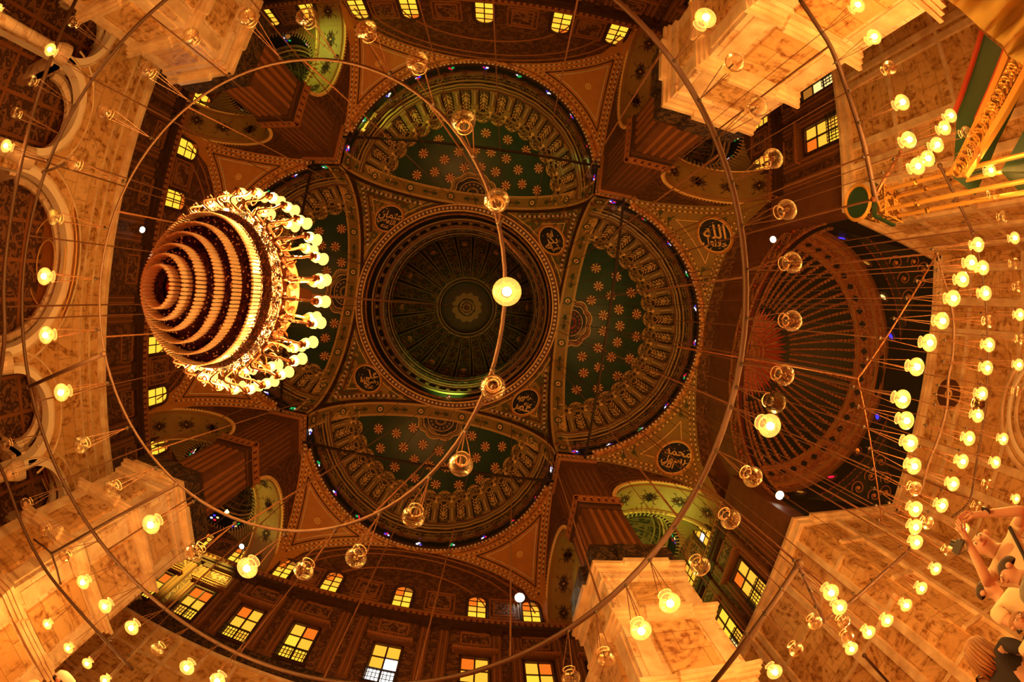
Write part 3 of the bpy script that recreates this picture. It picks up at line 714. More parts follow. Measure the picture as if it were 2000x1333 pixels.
ringm([(9.35, 46.3, .12, 'rib_gold'), (9.25, 46.9, .1, 'brown'), (9.1, 48.9, .14, 'rib_red'), (8.95, 49.4, .1, 'rib_gold'), (8.8, 50.2, .16, 'dome_carved'), (8.65, 51.0, .1, 'rib_gold'), (8.55, 51.8, .14, 'dome_green')], 'upper_cornice')
m = MB(); m.use('rib_gold'); m.obox((9.25, 0, 47.9), (.12, 0, 0), (0, .2, 0), (0, 0, .55)); bkme = m.mesh('drum_bracket')
for i in range(48): inst(bkme, 'drum_bracket', dm, rot=(0, 0, 2 * pi * i / 48))
m = MB().use('rib_gold')
rb = MB().use('rib_gold')
for dy in (-.24, .24): rb.tube([(dome_pt(e, .14)[0], dy * (1.2 - .7 * e), dome_pt(e, .14)[1]) for e in frange(.1, 1.08, 12)], .065, 4)
rb.use('green_black'); rb.tube([(dome_pt(e, .1)[0], 0, dome_pt(e, .1)[1]) for e in frange(.1, 1.08, 12)], [.24 * (1.2 - .7 * e) for e in frange(.1, 1.08, 12)], 4)
rme = rb.mesh('rib')
pnm = MB()
e0, e1 = .16, 1.0
for (ec, hw, hh, mt) in ((.22, .5, .06, 'rib_gold'), (.22, .25, .03, 'red'), (.42, .42, .06, 'rib_gold'), (.58, .32, .05, 'rib_gold'), (.72, .26, .05, 'rib_red'), (.86, .18, .045, 'rib_gold'), (.98, .12, .03, 'rib_red')):
    pnm.use(mt)
    for s in (-1, 1):
        pnm.tube([(dome_pt(ec + hh * sin(t), .12)[0], s * 0 + hw * cos(t), dome_pt(ec + hh * sin(t), .12)[1]) for t in frange(0, 2 * pi, 10)], .06, 4)
pnm.use('dome_carved'); pnm.tube([(dome_pt(e, .1)[0], 0, dome_pt(e, .1)[1]) for e in frange(.14, 1.02, 10)], .07, 4)
pme = pnm.mesh('gore_ornament')
rd = MB().use('red'); c_ = dome_pt(.42, .18); rd.disc((c_[0], 0, c_[1]), (-cos(.42), 0, -sin(.42)), .26, 12); rd.use('gilt'); rd.disc((c_[0] - .03, 0, c_[1] - .02), (-cos(.42), 0, -sin(.42)), .32, 12, inner=.8); rd.disc((c_[0] - .05, 0, c_[1] - .03), (-cos(.42), 0, -sin(.42)), .09, 8)
rdm = rd.mesh('roundel')
for i in range(24):
    inst(rme, 'rib', dm, rot=(0, 0, 2 * pi * i / 24)); inst(pme, 'gore_ornament', dm, rot=(0, 0, 2 * pi * (i + .5) / 24))
    if i % 2: inst(rdm, 'roundel', dm, rot=(0, 0, 2 * pi * (i + .5) / 24))
zt = dome_pt(1.12)[1]; rt_ = dome_pt(1.12)[0]
ringm([(rt_ + .25, zt - .1, .14, 'rib_gold'), (rt_, zt + .05, .1, 'brown_dark'), (rt_ - .2, zt, .09, 'rib_gold')], 'crown_ring')
m = MB().use('green_black'); m.lathe([(rt_ + .3, zt + .1), (rt_ - .3, zt + .8), (3.0, zt + 1.0), (.01, zt + 1.0)], 64); m.build('crown_disc', dm)
m = MB().use('rib_gold'); zz = zt + .9
for i in range(72):
    a_ = 2 * pi * i / 72; m.tube([(2.05 * cos(a_), 2.05 * sin(a_), zz), (3.35 * cos(a_), 3.35 * sin(a_), zz)], .03, 4)
pts = [((2.05 + .12 * sin(12 * a_)) * cos(a_), (2.05 + .12 * sin(12 * a_)) * sin(a_), zz - .05) for a_ in frange(0, 2 * pi, 96)[:-1]]
m.use('gold_band'); m.poly(pts); m.use('brown'); m.disc((0, 0, zz - .1), (0, 0, -1), 1.42, 32)
m.use('dome_carved'); m.disc((0, 0, zz - .13), (0, 0, -1), 1.32, 32)
m.use('gilt')
for r_ in (.5, .9, 1.38): m.tube([(r_ * cos(a_), r_ * sin(a_), zz - .16) for a_ in frange(0, 2 * pi, 40)[:-1]], .04, 4, closed=True)
m.use('red'); m.ball((0, 0, zz - .25), .2)
for i in range(8): m.ball((.7 * cos(i * pi / 4), .7 * sin(i * pi / 4), zz - .16), .09)
m.build('sunburst_boss', dm)

# ------------------------------------------------------------------ half domes
HC = (A, 0, H1)
def sp(az, el, off=0.0, R_=A):
    r = R_ - off; return (A + r * cos(el) * cos(az), r * cos(el) * sin(az), H1 + r * sin(el))
DG = pi / 180
def spn(az, el): return Vector((-cos(el) * cos(az), -cos(el) * sin(az), -sin(el)))
# meshes shared by the four half domes
nb = MB(); hwz = 4.1 * DG
def arch2(e0, e1, hw, n=10):
    """arched outline in (az,el): straight sides then round head"""
    rad = hw; out = [(-hw, e0), (-hw, e1 - rad)] + [(-hw * cos(pi * i / n), e1 - rad + rad * 1.0 * sin(pi * i / n)) for i in range(1, n)] + [(hw, e1 - rad), (hw, e0)]
    return out
nb.use('niche_fill')
ol = arch2(20.8 * DG, 36.5 * DG, hwz)
nb.poly([sp(a_, e_, .12) for a_, e_ in ol])
nb.use('rib_gold'); nb.tube([sp(a_ / cos(.5), e_, .22) for a_, e_ in ol], .1, 5)
nb.tube([sp(a_ * .78 / cos(.5), 21.5 * DG + (e_ - 20.8 * DG) * .92, .24) for a_, e_ in ol], .05, 5)
nb.use('ink'); nb.tube([sp(a_ * .62 / cos(.5), 22.0 * DG + (e_ - 20.8 * DG) * .85, .2) for a_, e_ in ol], .05, 5)
nb.use('gilt')
nb.tube([sp(0, 22.5 * DG, .26), sp(0, 34 * DG, .26)], .03, 4)
for e_ in (24, 26.2, 28.4, 30.6, 32.6):
    for s in (-1, 1): nb.tube([sp(0, e_ * DG, .28)] + [sp(s * (.25 + .09 * q) * DG * 4 * sin(q * .55), (e_ + .9 * (1 - cos(q * .8))) * DG, .28) for q in frange(.6, 4.6, 7)], .035, 4)
nb.disc(sp(0, 27.6 * DG, .32), spn(0, 27.6 * DG), .17, 6, inner=.45)
for s in ():  nb.tube([sp(s * .6 * DG, 23 * DG, .3), sp(s * 2.2 * DG, 25.5 * DG, .3), sp(s * .8 * DG, 28 * DG, .3), sp(s * 2.0 * DG, 30.5 * DG, .3), sp(0, 33.5 * DG, .3)], .06, 4)
nme = nb.mesh('niche')
cb = MB()
for s in (-.75, .0, .75):
    cb.use('rib_gold' if s else 'cream'); cb.tube([sp(s * DG, 21 * DG, .34), sp(s * DG * 1.05, 31.0 * DG, .34)], .075 if s else .05, 6)
for e_, hw_ in ((21, .34), (31.2, .36), (32.2, .26), (33.2, .36)):
    c = Vector(sp(0, e_ * DG, .35)); n_ = spn(0, e_ * DG); cb.use('rib_gold'); cb.obox(c, n_ * .18, (0, hw_, 0), Vector((0, 1, 0)).cross(n_) * .12)
cb.use('gilt'); cb.ball(sp(0, 34.5 * DG, .4), .22, 8, 5); cb.tube([sp(0, 34.5 * DG, .4), sp(0, 38.5 * DG, .4)], [.14, .02], 5)
cme = cb.mesh('column_pair')
kb = MB()     # carved crest above each niche
kb.use('dome_carved')
kb.poly([sp(a_ * DG, e_ * DG, .1) for a_, e_ in [(-5.6, 31), (-5.6, 36)] + [(-5.4 * cos(pi * i / 8), 37.0 + 5.2 * sin(pi * i / 8)) for i in range(9)] + [(5.6, 36), (5.6, 31)]])
kb.use('rib_gold')
for i in range(5):
    t = pi * (i + .5) / 5; c = sp(-4.6 * DG * cos(t), (37.2 + 4.4 * sin(t)) * DG, .2)
    kb.tube([Vector(c) + Vector((0, .24 * cos(q), .2 * sin(q))) for q in frange(0, 5.2, 8)], .055, 4)
    kb.use('gilt' if i % 2 else 'rib_gold'); kb.ball(c, .11, 6, 4)
kb.use('rib_gold'); kb.tube([sp(-5.4 * DG * cos(t), (37.0 + 5.4 * sin(t)) * DG, .15) for t in frange(0, pi, 12)], .06, 4)
for s in (-1, 1): kb.tube([sp(s * 2 * DG, 36.8 * DG, .25), sp(s * 3.6 * DG, 38.6 * DG, .3), sp(s * 1.2 * DG, 39.6 * DG, .3), sp(0, 41 * DG, .28)], .06, 4)
kme = kb.mesh('crest')
def stained(cols):
    m = MB()
    for i, (dx, dz) in enumerate(((-.55, 0), (.55, 0), (-.55, 1.2), (.55, 1.2), (0, 2.2))):
        m.use(cols[i % len(cols)]); az_, el_ = dx * DG * 1.5, (3.6 + dz) * DG
        c = Vector(sp(az_, el_, .1)); n_ = spn(az_, el_); u_ = Vector((0, 1, 0)); v_ = u_.cross(n_)
        m.disc(c, n_, .15 if i % 2 else .12, 5 if i % 3 else 6)
    m.use('lead'); m.tube([sp(a_ * DG, e_ * DG, .08) for a_, e_ in ((-1.9, 2.6), (-1.9, 5.6), (0, 7.2), (1.9, 5.6), (1.9, 2.6), (-1.9, 2.6))], .04, 4)
    return m.mesh('stained_window')
SW = [stained(c) for c in (['st_blue', 'st_red', 'st_white'], ['st_green', 'st_green', 'st_white'], ['st_red', 'st_green'], ['st_white', 'st_white', 'st_blue'], ['st_blue', 'st_red', 'st_red', 'st_white'])]
rs = MB()     # rosette, facing -z at origin
rs.use('brown'); rs.disc((0, 0, -.03), (0, 0, -1), .54, 20)
for i in range(16):
    a_ = 2 * pi * i / 16; rs.use('gilt' if i % 2 else 'brown_dark')
    rs.poly([(.2 * cos(a_ - .17), .2 * sin(a_ - .17), -.04), (.46 * cos(a_ - .17), .46 * sin(a_ - .17), -.04), (.52 * cos(a_), .52 * sin(a_), -.04), (.46 * cos(a_ + .17), .46 * sin(a_ + .17), -.04), (.2 * cos(a_ + .17), .2 * sin(a_ + .17), -.04)])
rs.use('red'); rs.disc((0, 0, -.06), (0, 0, -1), .24, 12); rs.use('gilt'); rs.ball((0, 0, -.1), .09, 8, 4); rs.tube([(.24 * cos(t), .24 * sin(t), -.06) for t in frange(0, 2 * pi, 14)[:-1]], .03, 4, closed=True)
rsme = rs.mesh('rosette')
ROS = {3: [(949,260),(992,273),(1028,294),(857,273),(827,300),(868,312),(896,297),(928,294),(959,298),(989,310),(814,342),(849,336),(879,348),(907,328),(939,327),(968,336),(1012,332),(1052,329),(988,363),(1020,360),(1049,372)],
       0: [(1164,524),(1204,540),(1169,559),(1233,572),(1193,578),(1155,587),(1209,605),(1244,614),(1179,616),(1211,637),(1178,647),(1243,658),(1206,669),(1168,680),(1137,697),(1194,698),(1230,701),(1170,718),(1140,729),(1206,735),(1126,762),(1168,759)],
       1: [(739,838),(774,847),(807,836),(743,876),(788,874),(826,869),(858,882),(948,873),(981,873),(922,852),(771,913),(809,898),(810,934),(839,910),(851,947),(872,914),(896,948),(937,937),(967,914),(930,895)],
       2: [(655,482),(667,447),(667,513),(638,530),(653,632),(635,661),(634,696),(623,452),(655,600),(668,566),(640,590),(628,480),(612,500)]}
for k in range(4):
    h = thing('half_dome', 'half dome with dark green vault, gold rosettes and arcaded rim on the ' + SIDES[k], 'half dome', (0, 0, 0), k * pi / 2, 'half domes around the central dome')
    m = MB().use('green_dark')
    m.grid([[sp(az_ , el_) for az_ in frange(-pi / 2, pi / 2, 64)] for el_ in frange(37 * DG, 89.9 * DG, 20)]); m.build('vault', h, smooth=True)
    m = MB().use('dome_carved'); m.grid([[sp(az_, el_) for az_ in frange(-pi / 2, pi / 2, 64)] for el_ in (8.2 * DG, 12 * DG, 15.4 * DG)])
    m.use('dome_green'); m.grid([[sp(az_, el_) for az_ in frange(-pi / 2, pi / 2, 64)] for el_ in (15.4 * DG, 21 * DG, 29 * DG, 37 * DG)])
    m.build('arcade_wall', h, smooth=True)
    m = MB().use('green_black'); m.grid([[sp(az_, el_, -.05) for az_ in frange(-pi / 2, pi / 2, 64)] for el_ in (-1 * DG, 4 * DG, 8.4 * DG)]); m.build('window_band', h, smooth=True)
    m = MB(); AZ = frange(-pi / 2 + .02, pi / 2 - .02, 80)
    for el_, off, t, mt in ((8.6, .18, .13, 'brown'), (9.6, .2, .06, 'rib_gold'), (14.6, .22, .1, 'rib_gold'), (17.2, .28, .13, 'rib_gold'), (18.1, .2, .1, 'ink'), (19.1, .3, .1, 'rib_gold'), (20.2, .34, .12, 'brown'), (16.1, .1, .12, 'brown_dark')):
        m.use(mt); m.tube([sp(az_, (el_ + (.22 * sin(az_ * 34) if el_ > 17 else 0)) * DG, off) for az_ in AZ], t, 5)
    m.build('ring_cornice', h, smooth=True)
    m = MB()
    for i in range(19):
        az_ = -pi / 2 + pi * i / 18
        m.use('dome_carved'); c = Vector(sp(az_, 12 * DG, .16)); n_ = spn(az_, 12 * DG); u_ = Vector((-sin(az_), cos(az_), 0)); m.obox(c, n_ * .1, u_ * .2, u_.cross(n_) * .45)
        m.use('brown'); c = Vector(sp(az_, 8.2 * DG, .3)); m.obox(c, n_ * .25, u_ * .16, u_.cross(n_) * .12)
        if i < 18:
            az_ += pi / 36; m.use('rib_gold')
            for q in (-1, 0, 1): c = Vector(sp(az_ + q * 2.4 * DG, 12 * DG, .14)); m.tube([c + u_ * .32 * cos(t) + Vector((0, 0, .3 * sin(t))) for t in frange(0, 2 * pi, 9)], .035, 4)
    m.build('frieze_brackets', h)
    m = MB().use('orange_band')
    rim = [(A + (A - .02) * cos(a_), (A - .02) * sin(a_), H1) for a_ in frange(-pi / 2 + .27, pi / 2 - .27, 72)]
    m.tube(rim, .26, 6); dash_line(m, [(A + (A - .3) * cos(a_), (A - .3) * sin(a_), H1 - .12) for a_ in frange(-pi / 2 + .27, pi / 2 - .27, 72)], .1, .5, .34, 'cream', 'brown')
    m.use('brown_dark'); m.tube([(A + (A - .25) * cos(a_), (A - .25) * sin(a_), H1 + .3) for a_ in frange(-pi / 2 + .2, pi / 2 - .2, 72)], .12, 5)
    m.build('rim_band', h)
    for i in range(17):
        az_ = -pi / 2 + pi * (i + .5) / 17
        for me, nm in ((nme, 'niche'), (kme, 'crest')):
            o = inst(me, nm, h, (A, 0, 0), (0, 0, az_)); o.data = me; o.location = (A - A * cos(az_), -A * sin(az_), 0)
        if i < 16:
            az_ = -pi / 2 + pi * (i + 1) / 17; inst(cme, 'column_pair', h, (A - A * cos(az_), -A * sin(az_), 0), (0, 0, az_))
    for i in range(11):
        az_ = -pi / 2 + pi * (i + .5) / 11; inst(SW[(i * 2 + k * 3) % 5], 'stained_window', h, (A - A * cos(az_), -A * sin(az_), 0), (0, 0, az_))
    # scalloped crown ornament, half hidden by the great arch
    m = MB(); c0 = Vector((11.62, 0, H1 + 10.3))
    def cap(r_, lob, mt, z_, tube=None):
        pts = []
        for i in range(49):
            t = -pi / 2 + pi * i / 48; rr = r_ + lob * abs(sin(t * 4.5)); x_ = 11.62 + rr * cos(t); y_ = rr * 1.15 * sin(t)
            q = A * A - (x_ - A) ** 2 - y_ * y_; pts.append((x_, y_, H1 + sqrt(max(q, 1)) - z_))
        m.use(mt)
        if tube: m.tube(pts, tube, 5)
        else: m.poly(pts)
    cap(1.9, .22, 'rib_red' if k == 0 else 'gold_band', .1); cap(1.92, .22, 'gilt', .14, .05); cap(1.62, .18, 'ink', .18); cap(1.5, .15, 'gold_band', .2); cap(1.5, .15, 'gilt', .22, .045); cap(1.2, 0, 'ink', .26); cap(1.15, 0, 'gilt', .28, .04)
    for t in frange(-1.3, 1.3, 6):
        for r_ in (.45, .85):
            x_, y_ = 11.65 + r_ * cos(t), r_ * 1.15 * sin(t); m.use('red' if k == 0 else 'rib_gold'); m.ball((x_, y_, H1 + sqrt(A * A - (x_ - A) ** 2 - y_ * y_) - .32), .15, 7, 4)
    m.build('crown_ornament', h)
    inv = Matrix.Rotation(-k * pi / 2, 4, 'Z')
    cw = Matrix.Rotation(k * pi / 2, 4, 'Z') @ Vector(HC)
    for px in ROS[k]:
        P = inv @ at_ell(*px, cw, A - .05, A - .05); n_ = (P - Vector(HC)).normalized()
        o = inst(rsme, 'rosette', h, P, n_.to_track_quat('Z', 'Y').to_euler())

# ------------------------------------------------------------------ corner bays: small domes
for k in range(4):
    c = (SC_, SC_); R_ = SR
    w = thing('corner_dome', 'small ribbed dome with coloured glass over the %s corner bay' % CORN[k], 'dome', (0, 0, 0), k * pi / 2, 'small domes over the corner bays')
    zf = lambda r, R_=R_: H2 + R_ * sqrt(max(0, 1 - (r * r - R_ * R_) / (R_ * R_)))
    m = MB().use('gold_band'); pend_patch(m, 0, 2 * pi - 1e-4, c, R_, zf, 64, 5); m.build('pendentive_ring', w, smooth=True)
    z0 = H2 + R_
    m = MB().use('rib_gold')
    for i in range(72):
        a_ = 2 * pi * i / 72; m.tube([(c[0] + (R_ + .1) * cos(a_), c[1] + (R_ + .1) * sin(a_), z0 - .1), (c[0] + (R_ - .25) * cos(a_), c[1] + (R_ - .25) * sin(a_), z0 + .1)], .07, 4)
        m.tube([(c[0] + (R_ + .5) * cos(a_), c[1] + (R_ + .5) * sin(a_), zf(R_ + .5) - .05), (c[0] + (R_ + .1) * cos(a_), c[1] + (R_ + .1) * sin(a_), z0 - .15)], .05, 4)
    m.build('ribbed_cornice', w)
    m = MB().use('green_black'); m.lathe([(R_ - .1, 0), (R_ - .1, 1.8)], 48, (c[0], c[1], z0)); m.build('drum', w, smooth=True)
    for i in range(10):
        m = MB(); a_ = 2 * pi * (i + .5) / 10
        for j, (dz, da) in enumerate(((.6, -.05), (.6, .05), (1.1, -.05), (1.1, .05))):
            m.use(['st_red', 'st_blue', 'st_white', 'st_green', 'pane_pale'][(i + j * 2) % 5]); p_ = (c[0] + (R_ - .16) * cos(a_ + da), c[1] + (R_ - .16) * sin(a_ + da), z0 + dz); m.disc(p_, (-cos(a_), -sin(a_), 0), .15, 6)
        m.build('stained_glass', w)
    m = MB().use('dome_carved'); m.lathe([((R_ - .15) * cos(e), 1.8 + R_ * sin(e)) for e in frange(0, 1.55, 10)], 48, (c[0], c[1], z0)); m.build('dome_shell', w, smooth=True)
    m = MB()
    for r_, z_, t, mt in ((R_ - .3, 1.8, .12, 'rib_gold'), (R_ - .45, 2.3, .08, 'gilt'), (R_ - .6, 2.9, .08, 'rib_gold'), (R_ - .9, 3.5, .1, 'rib_gold')):
        m.use(mt); m.tube([(c[0] + r_ * cos(a_), c[1] + r_ * sin(a_), z0 + z_) for a_ in frange(0, 2 * pi, 48)[:-1]], t, 5, closed=True)
    for i in range(24): a_ = 2 * pi * i / 24; m.use('rib_gold'); m.tube([(c[0] + (R_ - .25) * cos(e) * cos(a_), c[1] + (R_ - .25) * cos(e) * sin(a_), z0 + 1.8 + (R_ - .1) * sin(e)) for e in frange(.3, 1.3, 6)], .05, 4)
    m.build('dome_rings', w)

# ------------------------------------------------------------------ apse (mihrab bay)
AZ0, AR, AX = 20.5, 8.2, 22.6
ap = thing('apse_vault', 'ribbed half dome of the prayer niche bay with red sunburst', 'half dome')
def asp(az, el, off=0.0, R_=AR): r = R_ - off; return (AX + r * cos(el) * cos(az), r * cos(el) * sin(az), AZ0 + r * sin(el))
m = MB().use('green_black'); m.grid([[asp(az_, el_) for az_ in frange(-pi / 2 - .05, pi / 2 + .05, 48)] for el_ in frange(-2 * DG, 89 * DG, 20)]); m.build('vault', ap, smooth=True)
m = MB().use('rib_red')
m.grid([[asp(az_, el_, .06) for az_ in frange(-pi / 2, pi / 2, 48)] for el_ in (7 * DG, 11 * DG)]); m.grid([[asp(az_, el_, .06) for az_ in frange(-pi / 2, pi / 2, 48)] for el_ in (13 * DG, 17 * DG)]); m.grid([[asp(az_, el_, .06) for az_ in frange(-pi / 2, pi / 2, 48)] for el_ in (18 * DG, 23 * DG)])
m.build('carved_band', ap)
m = MB()
for el_, t, mt in ((6.2, .14, 'brown'), (7.4, .08, 'batten'), (11.4, .12, 'batten'), (12.6, .07, 'rib_gold'), (17.4, .12, 'rib_red'), (23.4, .12, 'batten'), (24.4, .06, 'rib_gold'), (25.4, .1, 'rib_red')):
    m.use(mt); m.tube([asp(az_, el_ * DG, .15) for az_ in frange(-pi / 2, pi / 2, 60)], t, 5)
for i in range(24):
    az_ = -pi / 2 + pi * (i + .5) / 24; m.use('ink'); c_ = asp(az_, 20.5 * DG, .12); m.disc(c_, (-cos(az_), -sin(az_), -.4), .3, 4, turn=.78); m.use('batten'); m.disc(c_, (-cos(az_), -sin(az_), -.4), .36, 4, inner=.85, turn=.78)
m.build('ring_cornice', ap, smooth=False)
rbm = MB().use('rib_red')
for i, e_ in enumerate(frange(27, 63, 16)): rbm.use('batten' if i % 2 else 'rib_red'); rbm.ball(tuple(Vector(asp(0, e_ * DG, .18)) - Vector((AX, 0, 0))), .15 * (1 - i * .025), 6, 4)
rbm.use('rib_red'); rbm.tube([tuple(Vector(asp(0, e_ * DG, .1)) - Vector((AX, 0, 0))) for e_ in frange(26, 64, 10)], .09, 5)
rbme = rbm.mesh('vault_rib')
for i in range(31): inst(rbme, 'vault_rib', ap, (AX, 0, 0), (0, 0, -pi / 2 + pi * (i + .5) / 31))
for i in range(9):
    m = MB(); az_ = -pi / 2 + pi * (i + .5) / 9; m.use(['st_blue', 'pane_dim', 'pane_pale', 'st_blue', 'pane_dim', 'st_blue', 'pane_orange', 'st_red', 'pane_dim'][i]); c_ = asp(az_, 3.5 * DG, .12); m.disc(c_, (-cos(az_), -sin(az_), 0), .16, 10, ry=.26)
    m.use('brown'); m.disc(c_, (-cos(az_), -sin(az_), -.05), .36, 12, ry=.44, inner=.75)
    m.build('small_window', ap)
m = MB().use('rib_red')           # red sunburst at the crown against the arch
for i in range(34):
    t = -pi / 2 + pi * (i + .5) / 34; L0, L1 = .9, 3.0 + .25 * (i % 2)
    def q3(r_, d_, t=t): 
        x_, y_ = AX + r_ * cos(t + d_), r_ * sin(t + d_) * 1.05; return (x_, y_, AZ0 + sqrt(max(AR * AR - (x_ - AX) ** 2 - y_ * y_, .1)) - .2)
    m.use('red' if i % 2 else 'rib_red'); m.tube([q3(r_, 0) for r_ in frange(L0, L1, 4)], [.05, .08, .11, .13, .03], 4)
m.use('rib_red'); m.poly([q3(1.0, -t + a_) if False else (AX + 1.0 * cos(a_), 1.0 * sin(a_), AZ0 + AR - .3) for a_ in frange(-pi / 2, pi / 2, 16)])
m.use('batten'); 
for r_ in (.5, .95, 1.3): m.tube([(AX + r_ * cos(a_), r_ * sin(a_), AZ0 + sqrt(AR * AR - r_ * r_) - .3) for a_ in frange(-pi / 2, pi / 2, 24)], .05, 4)
m.build('sunburst', ap, label='red radiating sunburst')
# arch in front of the apse vault
w = thing('apse_arch', 'dark red arch with chain ornament framing the apse vault', 'arch')
m = MB().use('brown_carved'); n_ = 48
T = frange(0, pi, n_)
m.grid([[(WX, A * cos(t), H2 + EB * sin(t)) for t in T], [(AX - .5, A * cos(t), H2 + EB * sin(t)) for t in T]])
m.use('brown')
m.grid([[(AX - .5, (A + .02) * cos(t), H2 + EB * sin(t)) for t in T], [(AX - .5, (AR + .1) * cos(t), AZ0 + (AR + .1) * sin(t)) for t in T]])
for s in (-1, 1): m.poly([(AX - .5, s * A, H2), (AX - .5, s * (AR + .1), AZ0), (AX - .5, s * (AR + .1), TOPM), (AX - .5, s * A, TOPM)])
m.build('soffit', w)
m = MB().use('maroon'); 
m.grid([[(AX - .45, (AR + .1) * cos(t), AZ0 + (AR + .1) * sin(t)) for t in T], [(AX + .1, AR * cos(t), AZ0 + AR * sin(t)) for t in T]])
m.use('rib_red')
for x_, r_, t_ in ((AX - .55, AR + .12, .12), (AX - .55, AR + 1.15, .1), (AX, AR - .06, .1)): m.tube([(x_, r_ * cos(t), AZ0 + r_ * sin(t)) for t in T], t_, 5)
for i in range(30):
    t = pi * (i + .5) / 30; c_ = Vector((AX - .62, (AR + .62) * cos(t), AZ0 + (AR + .62) * sin(t)))
    tt = Vector((0, -sin(t), cos(t))); ss = Vector((0, cos(t), sin(t)))
    if i % 2: m.use('batten'); m.tube([c_ + tt * .5 * cos(q) + ss * .34 * sin(q) for q in frange(0, 2 * pi, 12)], .04, 4); m.tube([c_ + tt * .3 * cos(q) + ss * .18 * sin(q) for q in frange(0, 2 * pi, 10)], .035, 4)
    else: m.use('red'); m.ball(c_, .13, 6, 4); m.ball(c_ + tt * .3, .08, 5, 3); m.ball(c_ - tt * .3, .08, 5, 3)
m.build('chain_ornament', w)
# apse walls
aw = thing('wall_apse', 'amber marble walls of the prayer niche bay behind the lamps', 'wall', kind='structure')
BX = 30.4; zm = TOPM - .1
m = MB().use('marble'); m.box((WX + .6, -8.9, FLOOR), (BX + .6, -8.15, zm - .5)); m.box((WX + .6, 8.15, FLOOR), (BX + .6, 8.9, zm - .5)); m.box((BX, -8.9, FLOOR), (BX + .6, 8.9, zm - .5)); m.build('marble_walls', aw)
m = MB().use('marble_trim')
for d_, z_ in ((0, -.5), (.2, -.3), (.4, -.12)):
    m.box((WX + .6, -8.9, zm + z_), (BX, -8.1 + d_, zm + z_ + .2)); m.box((WX + .6, 8.1 - d_, zm + z_), (BX, 8.9, zm + z_ + .2)); m.box((BX - .1 - d_, -8.9, zm + z_), (BX + .6, 8.9, zm + z_ + .2))
for zz in (6, 10.5, 14.4):
    m.box((WX + .6, -8.15, zz), (BX, -8.0, zz + .25)); m.box((WX + .6, 8.0, zz), (BX, 8.15, zz + .25)); m.box((BX - .15, -8.1, zz), (BX, 8.1, zz + .25))
for yy in (-7.2, -5.2, -3.4, 3.4, 5.2, 7.2): m.box((BX - .22, yy - .22, FLOOR), (BX, yy + .22, zm - .5))
for xx in (23.5, 26, 28.6): m.box((xx - .2, -8.15, FLOOR), (xx + .2, -7.98, zm - .5)); m.box((xx - .2, 7.98, FLOOR), (xx + .2, 8.15, zm - .5))
m.build('marble_moulding', aw)
m = MB().use('green_black'); m.box((WX + 1.2, -9.0, zm + .1), (BX + .6, -8.2, 34)); m.box((WX + 1.2, 8.2, zm + .1), (BX + .6, 9.0, 34)); m.box((BX + .1, -8.9, zm + .1), (BX + .6, 8.9, 34))
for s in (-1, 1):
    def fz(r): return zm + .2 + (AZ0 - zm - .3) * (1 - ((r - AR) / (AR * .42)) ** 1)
    m.use('green_black'); pend_patch(m, 0 if s > 0 else -pi / 2, pi / 2 if s > 0 else 0, (AX, 0), AR, fz, 16, 4)
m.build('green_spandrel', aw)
m = MB()
for s in (-1, 1):
    for (x_, y_) in ((6.6, 6.6), (7.4, 5.6), (5.6, 7.4), (7.6, 7.4), (7.7, 6.6), (6.7, 7.7)):
        p_ = Vector((AX + x_ - .15, s * (y_ - .15), fz(hypot(x_, y_)) - .1)); n_ = Vector((-1, -s, -1.6)).normalized(); u_ = n_.orthogonal().normalized(); v_ = n_.cross(u_)
        m.use('batten'); m.tube([p_ + (u_ * cos(q) + v_ * sin(q)) * (.15 + .05 * q) for q in frange(0, 7.5, 18)], .045, 4); m.use('orange_panel'); m.disc(p_ + n_ * .05, n_, .14, 6)
    for lo in (AR + .12, AR + .5):
        dash_line(m, [(AX + lo * cos(a_), s * lo * sin(a_), fz(lo) - .05) for a_ in frange(.32, pi / 2 - .32, 24)], .09, .2, .4, 'batten', 'maroon')
m.build('scroll_ornament', aw)
m = MB()
for r_, mt in ((3.2, 'marble_trim'), (2.7, 'marble_edge'), (2.2, 'marble_trim'), (1.7, 'marble')):
    m.use(mt); m.tube([(BX - .2, -r_, FLOOR)] + [(BX - .2, -r_ * cos(t), 8.0 + r_ * sin(t)) for t in frange(0, pi, 24)] + [(BX - .2, r_, FLOOR)], .16, 6)
o = m.build('prayer_niche'); tag(o, 'arched marble prayer niche on the end wall of the apse', 'niche')
m = MB().use('wood_brown'); P = at_x(1853, 770, BX - .25); m.disc(P, (1, 0, 0), .95, 24, ry=.95); m.use('gilt'); m.disc((P.x - .02, P.y, P.z), (1, 0, 0), .98, 24, inner=.94); m.disc((P.x - .02, P.y, P.z), (1, 0, 0), .3, 8, inner=.5)
o = m.build('wall_roundel'); tag(o, 'dark round wooden plaque high on the apse end wall', 'plaque')

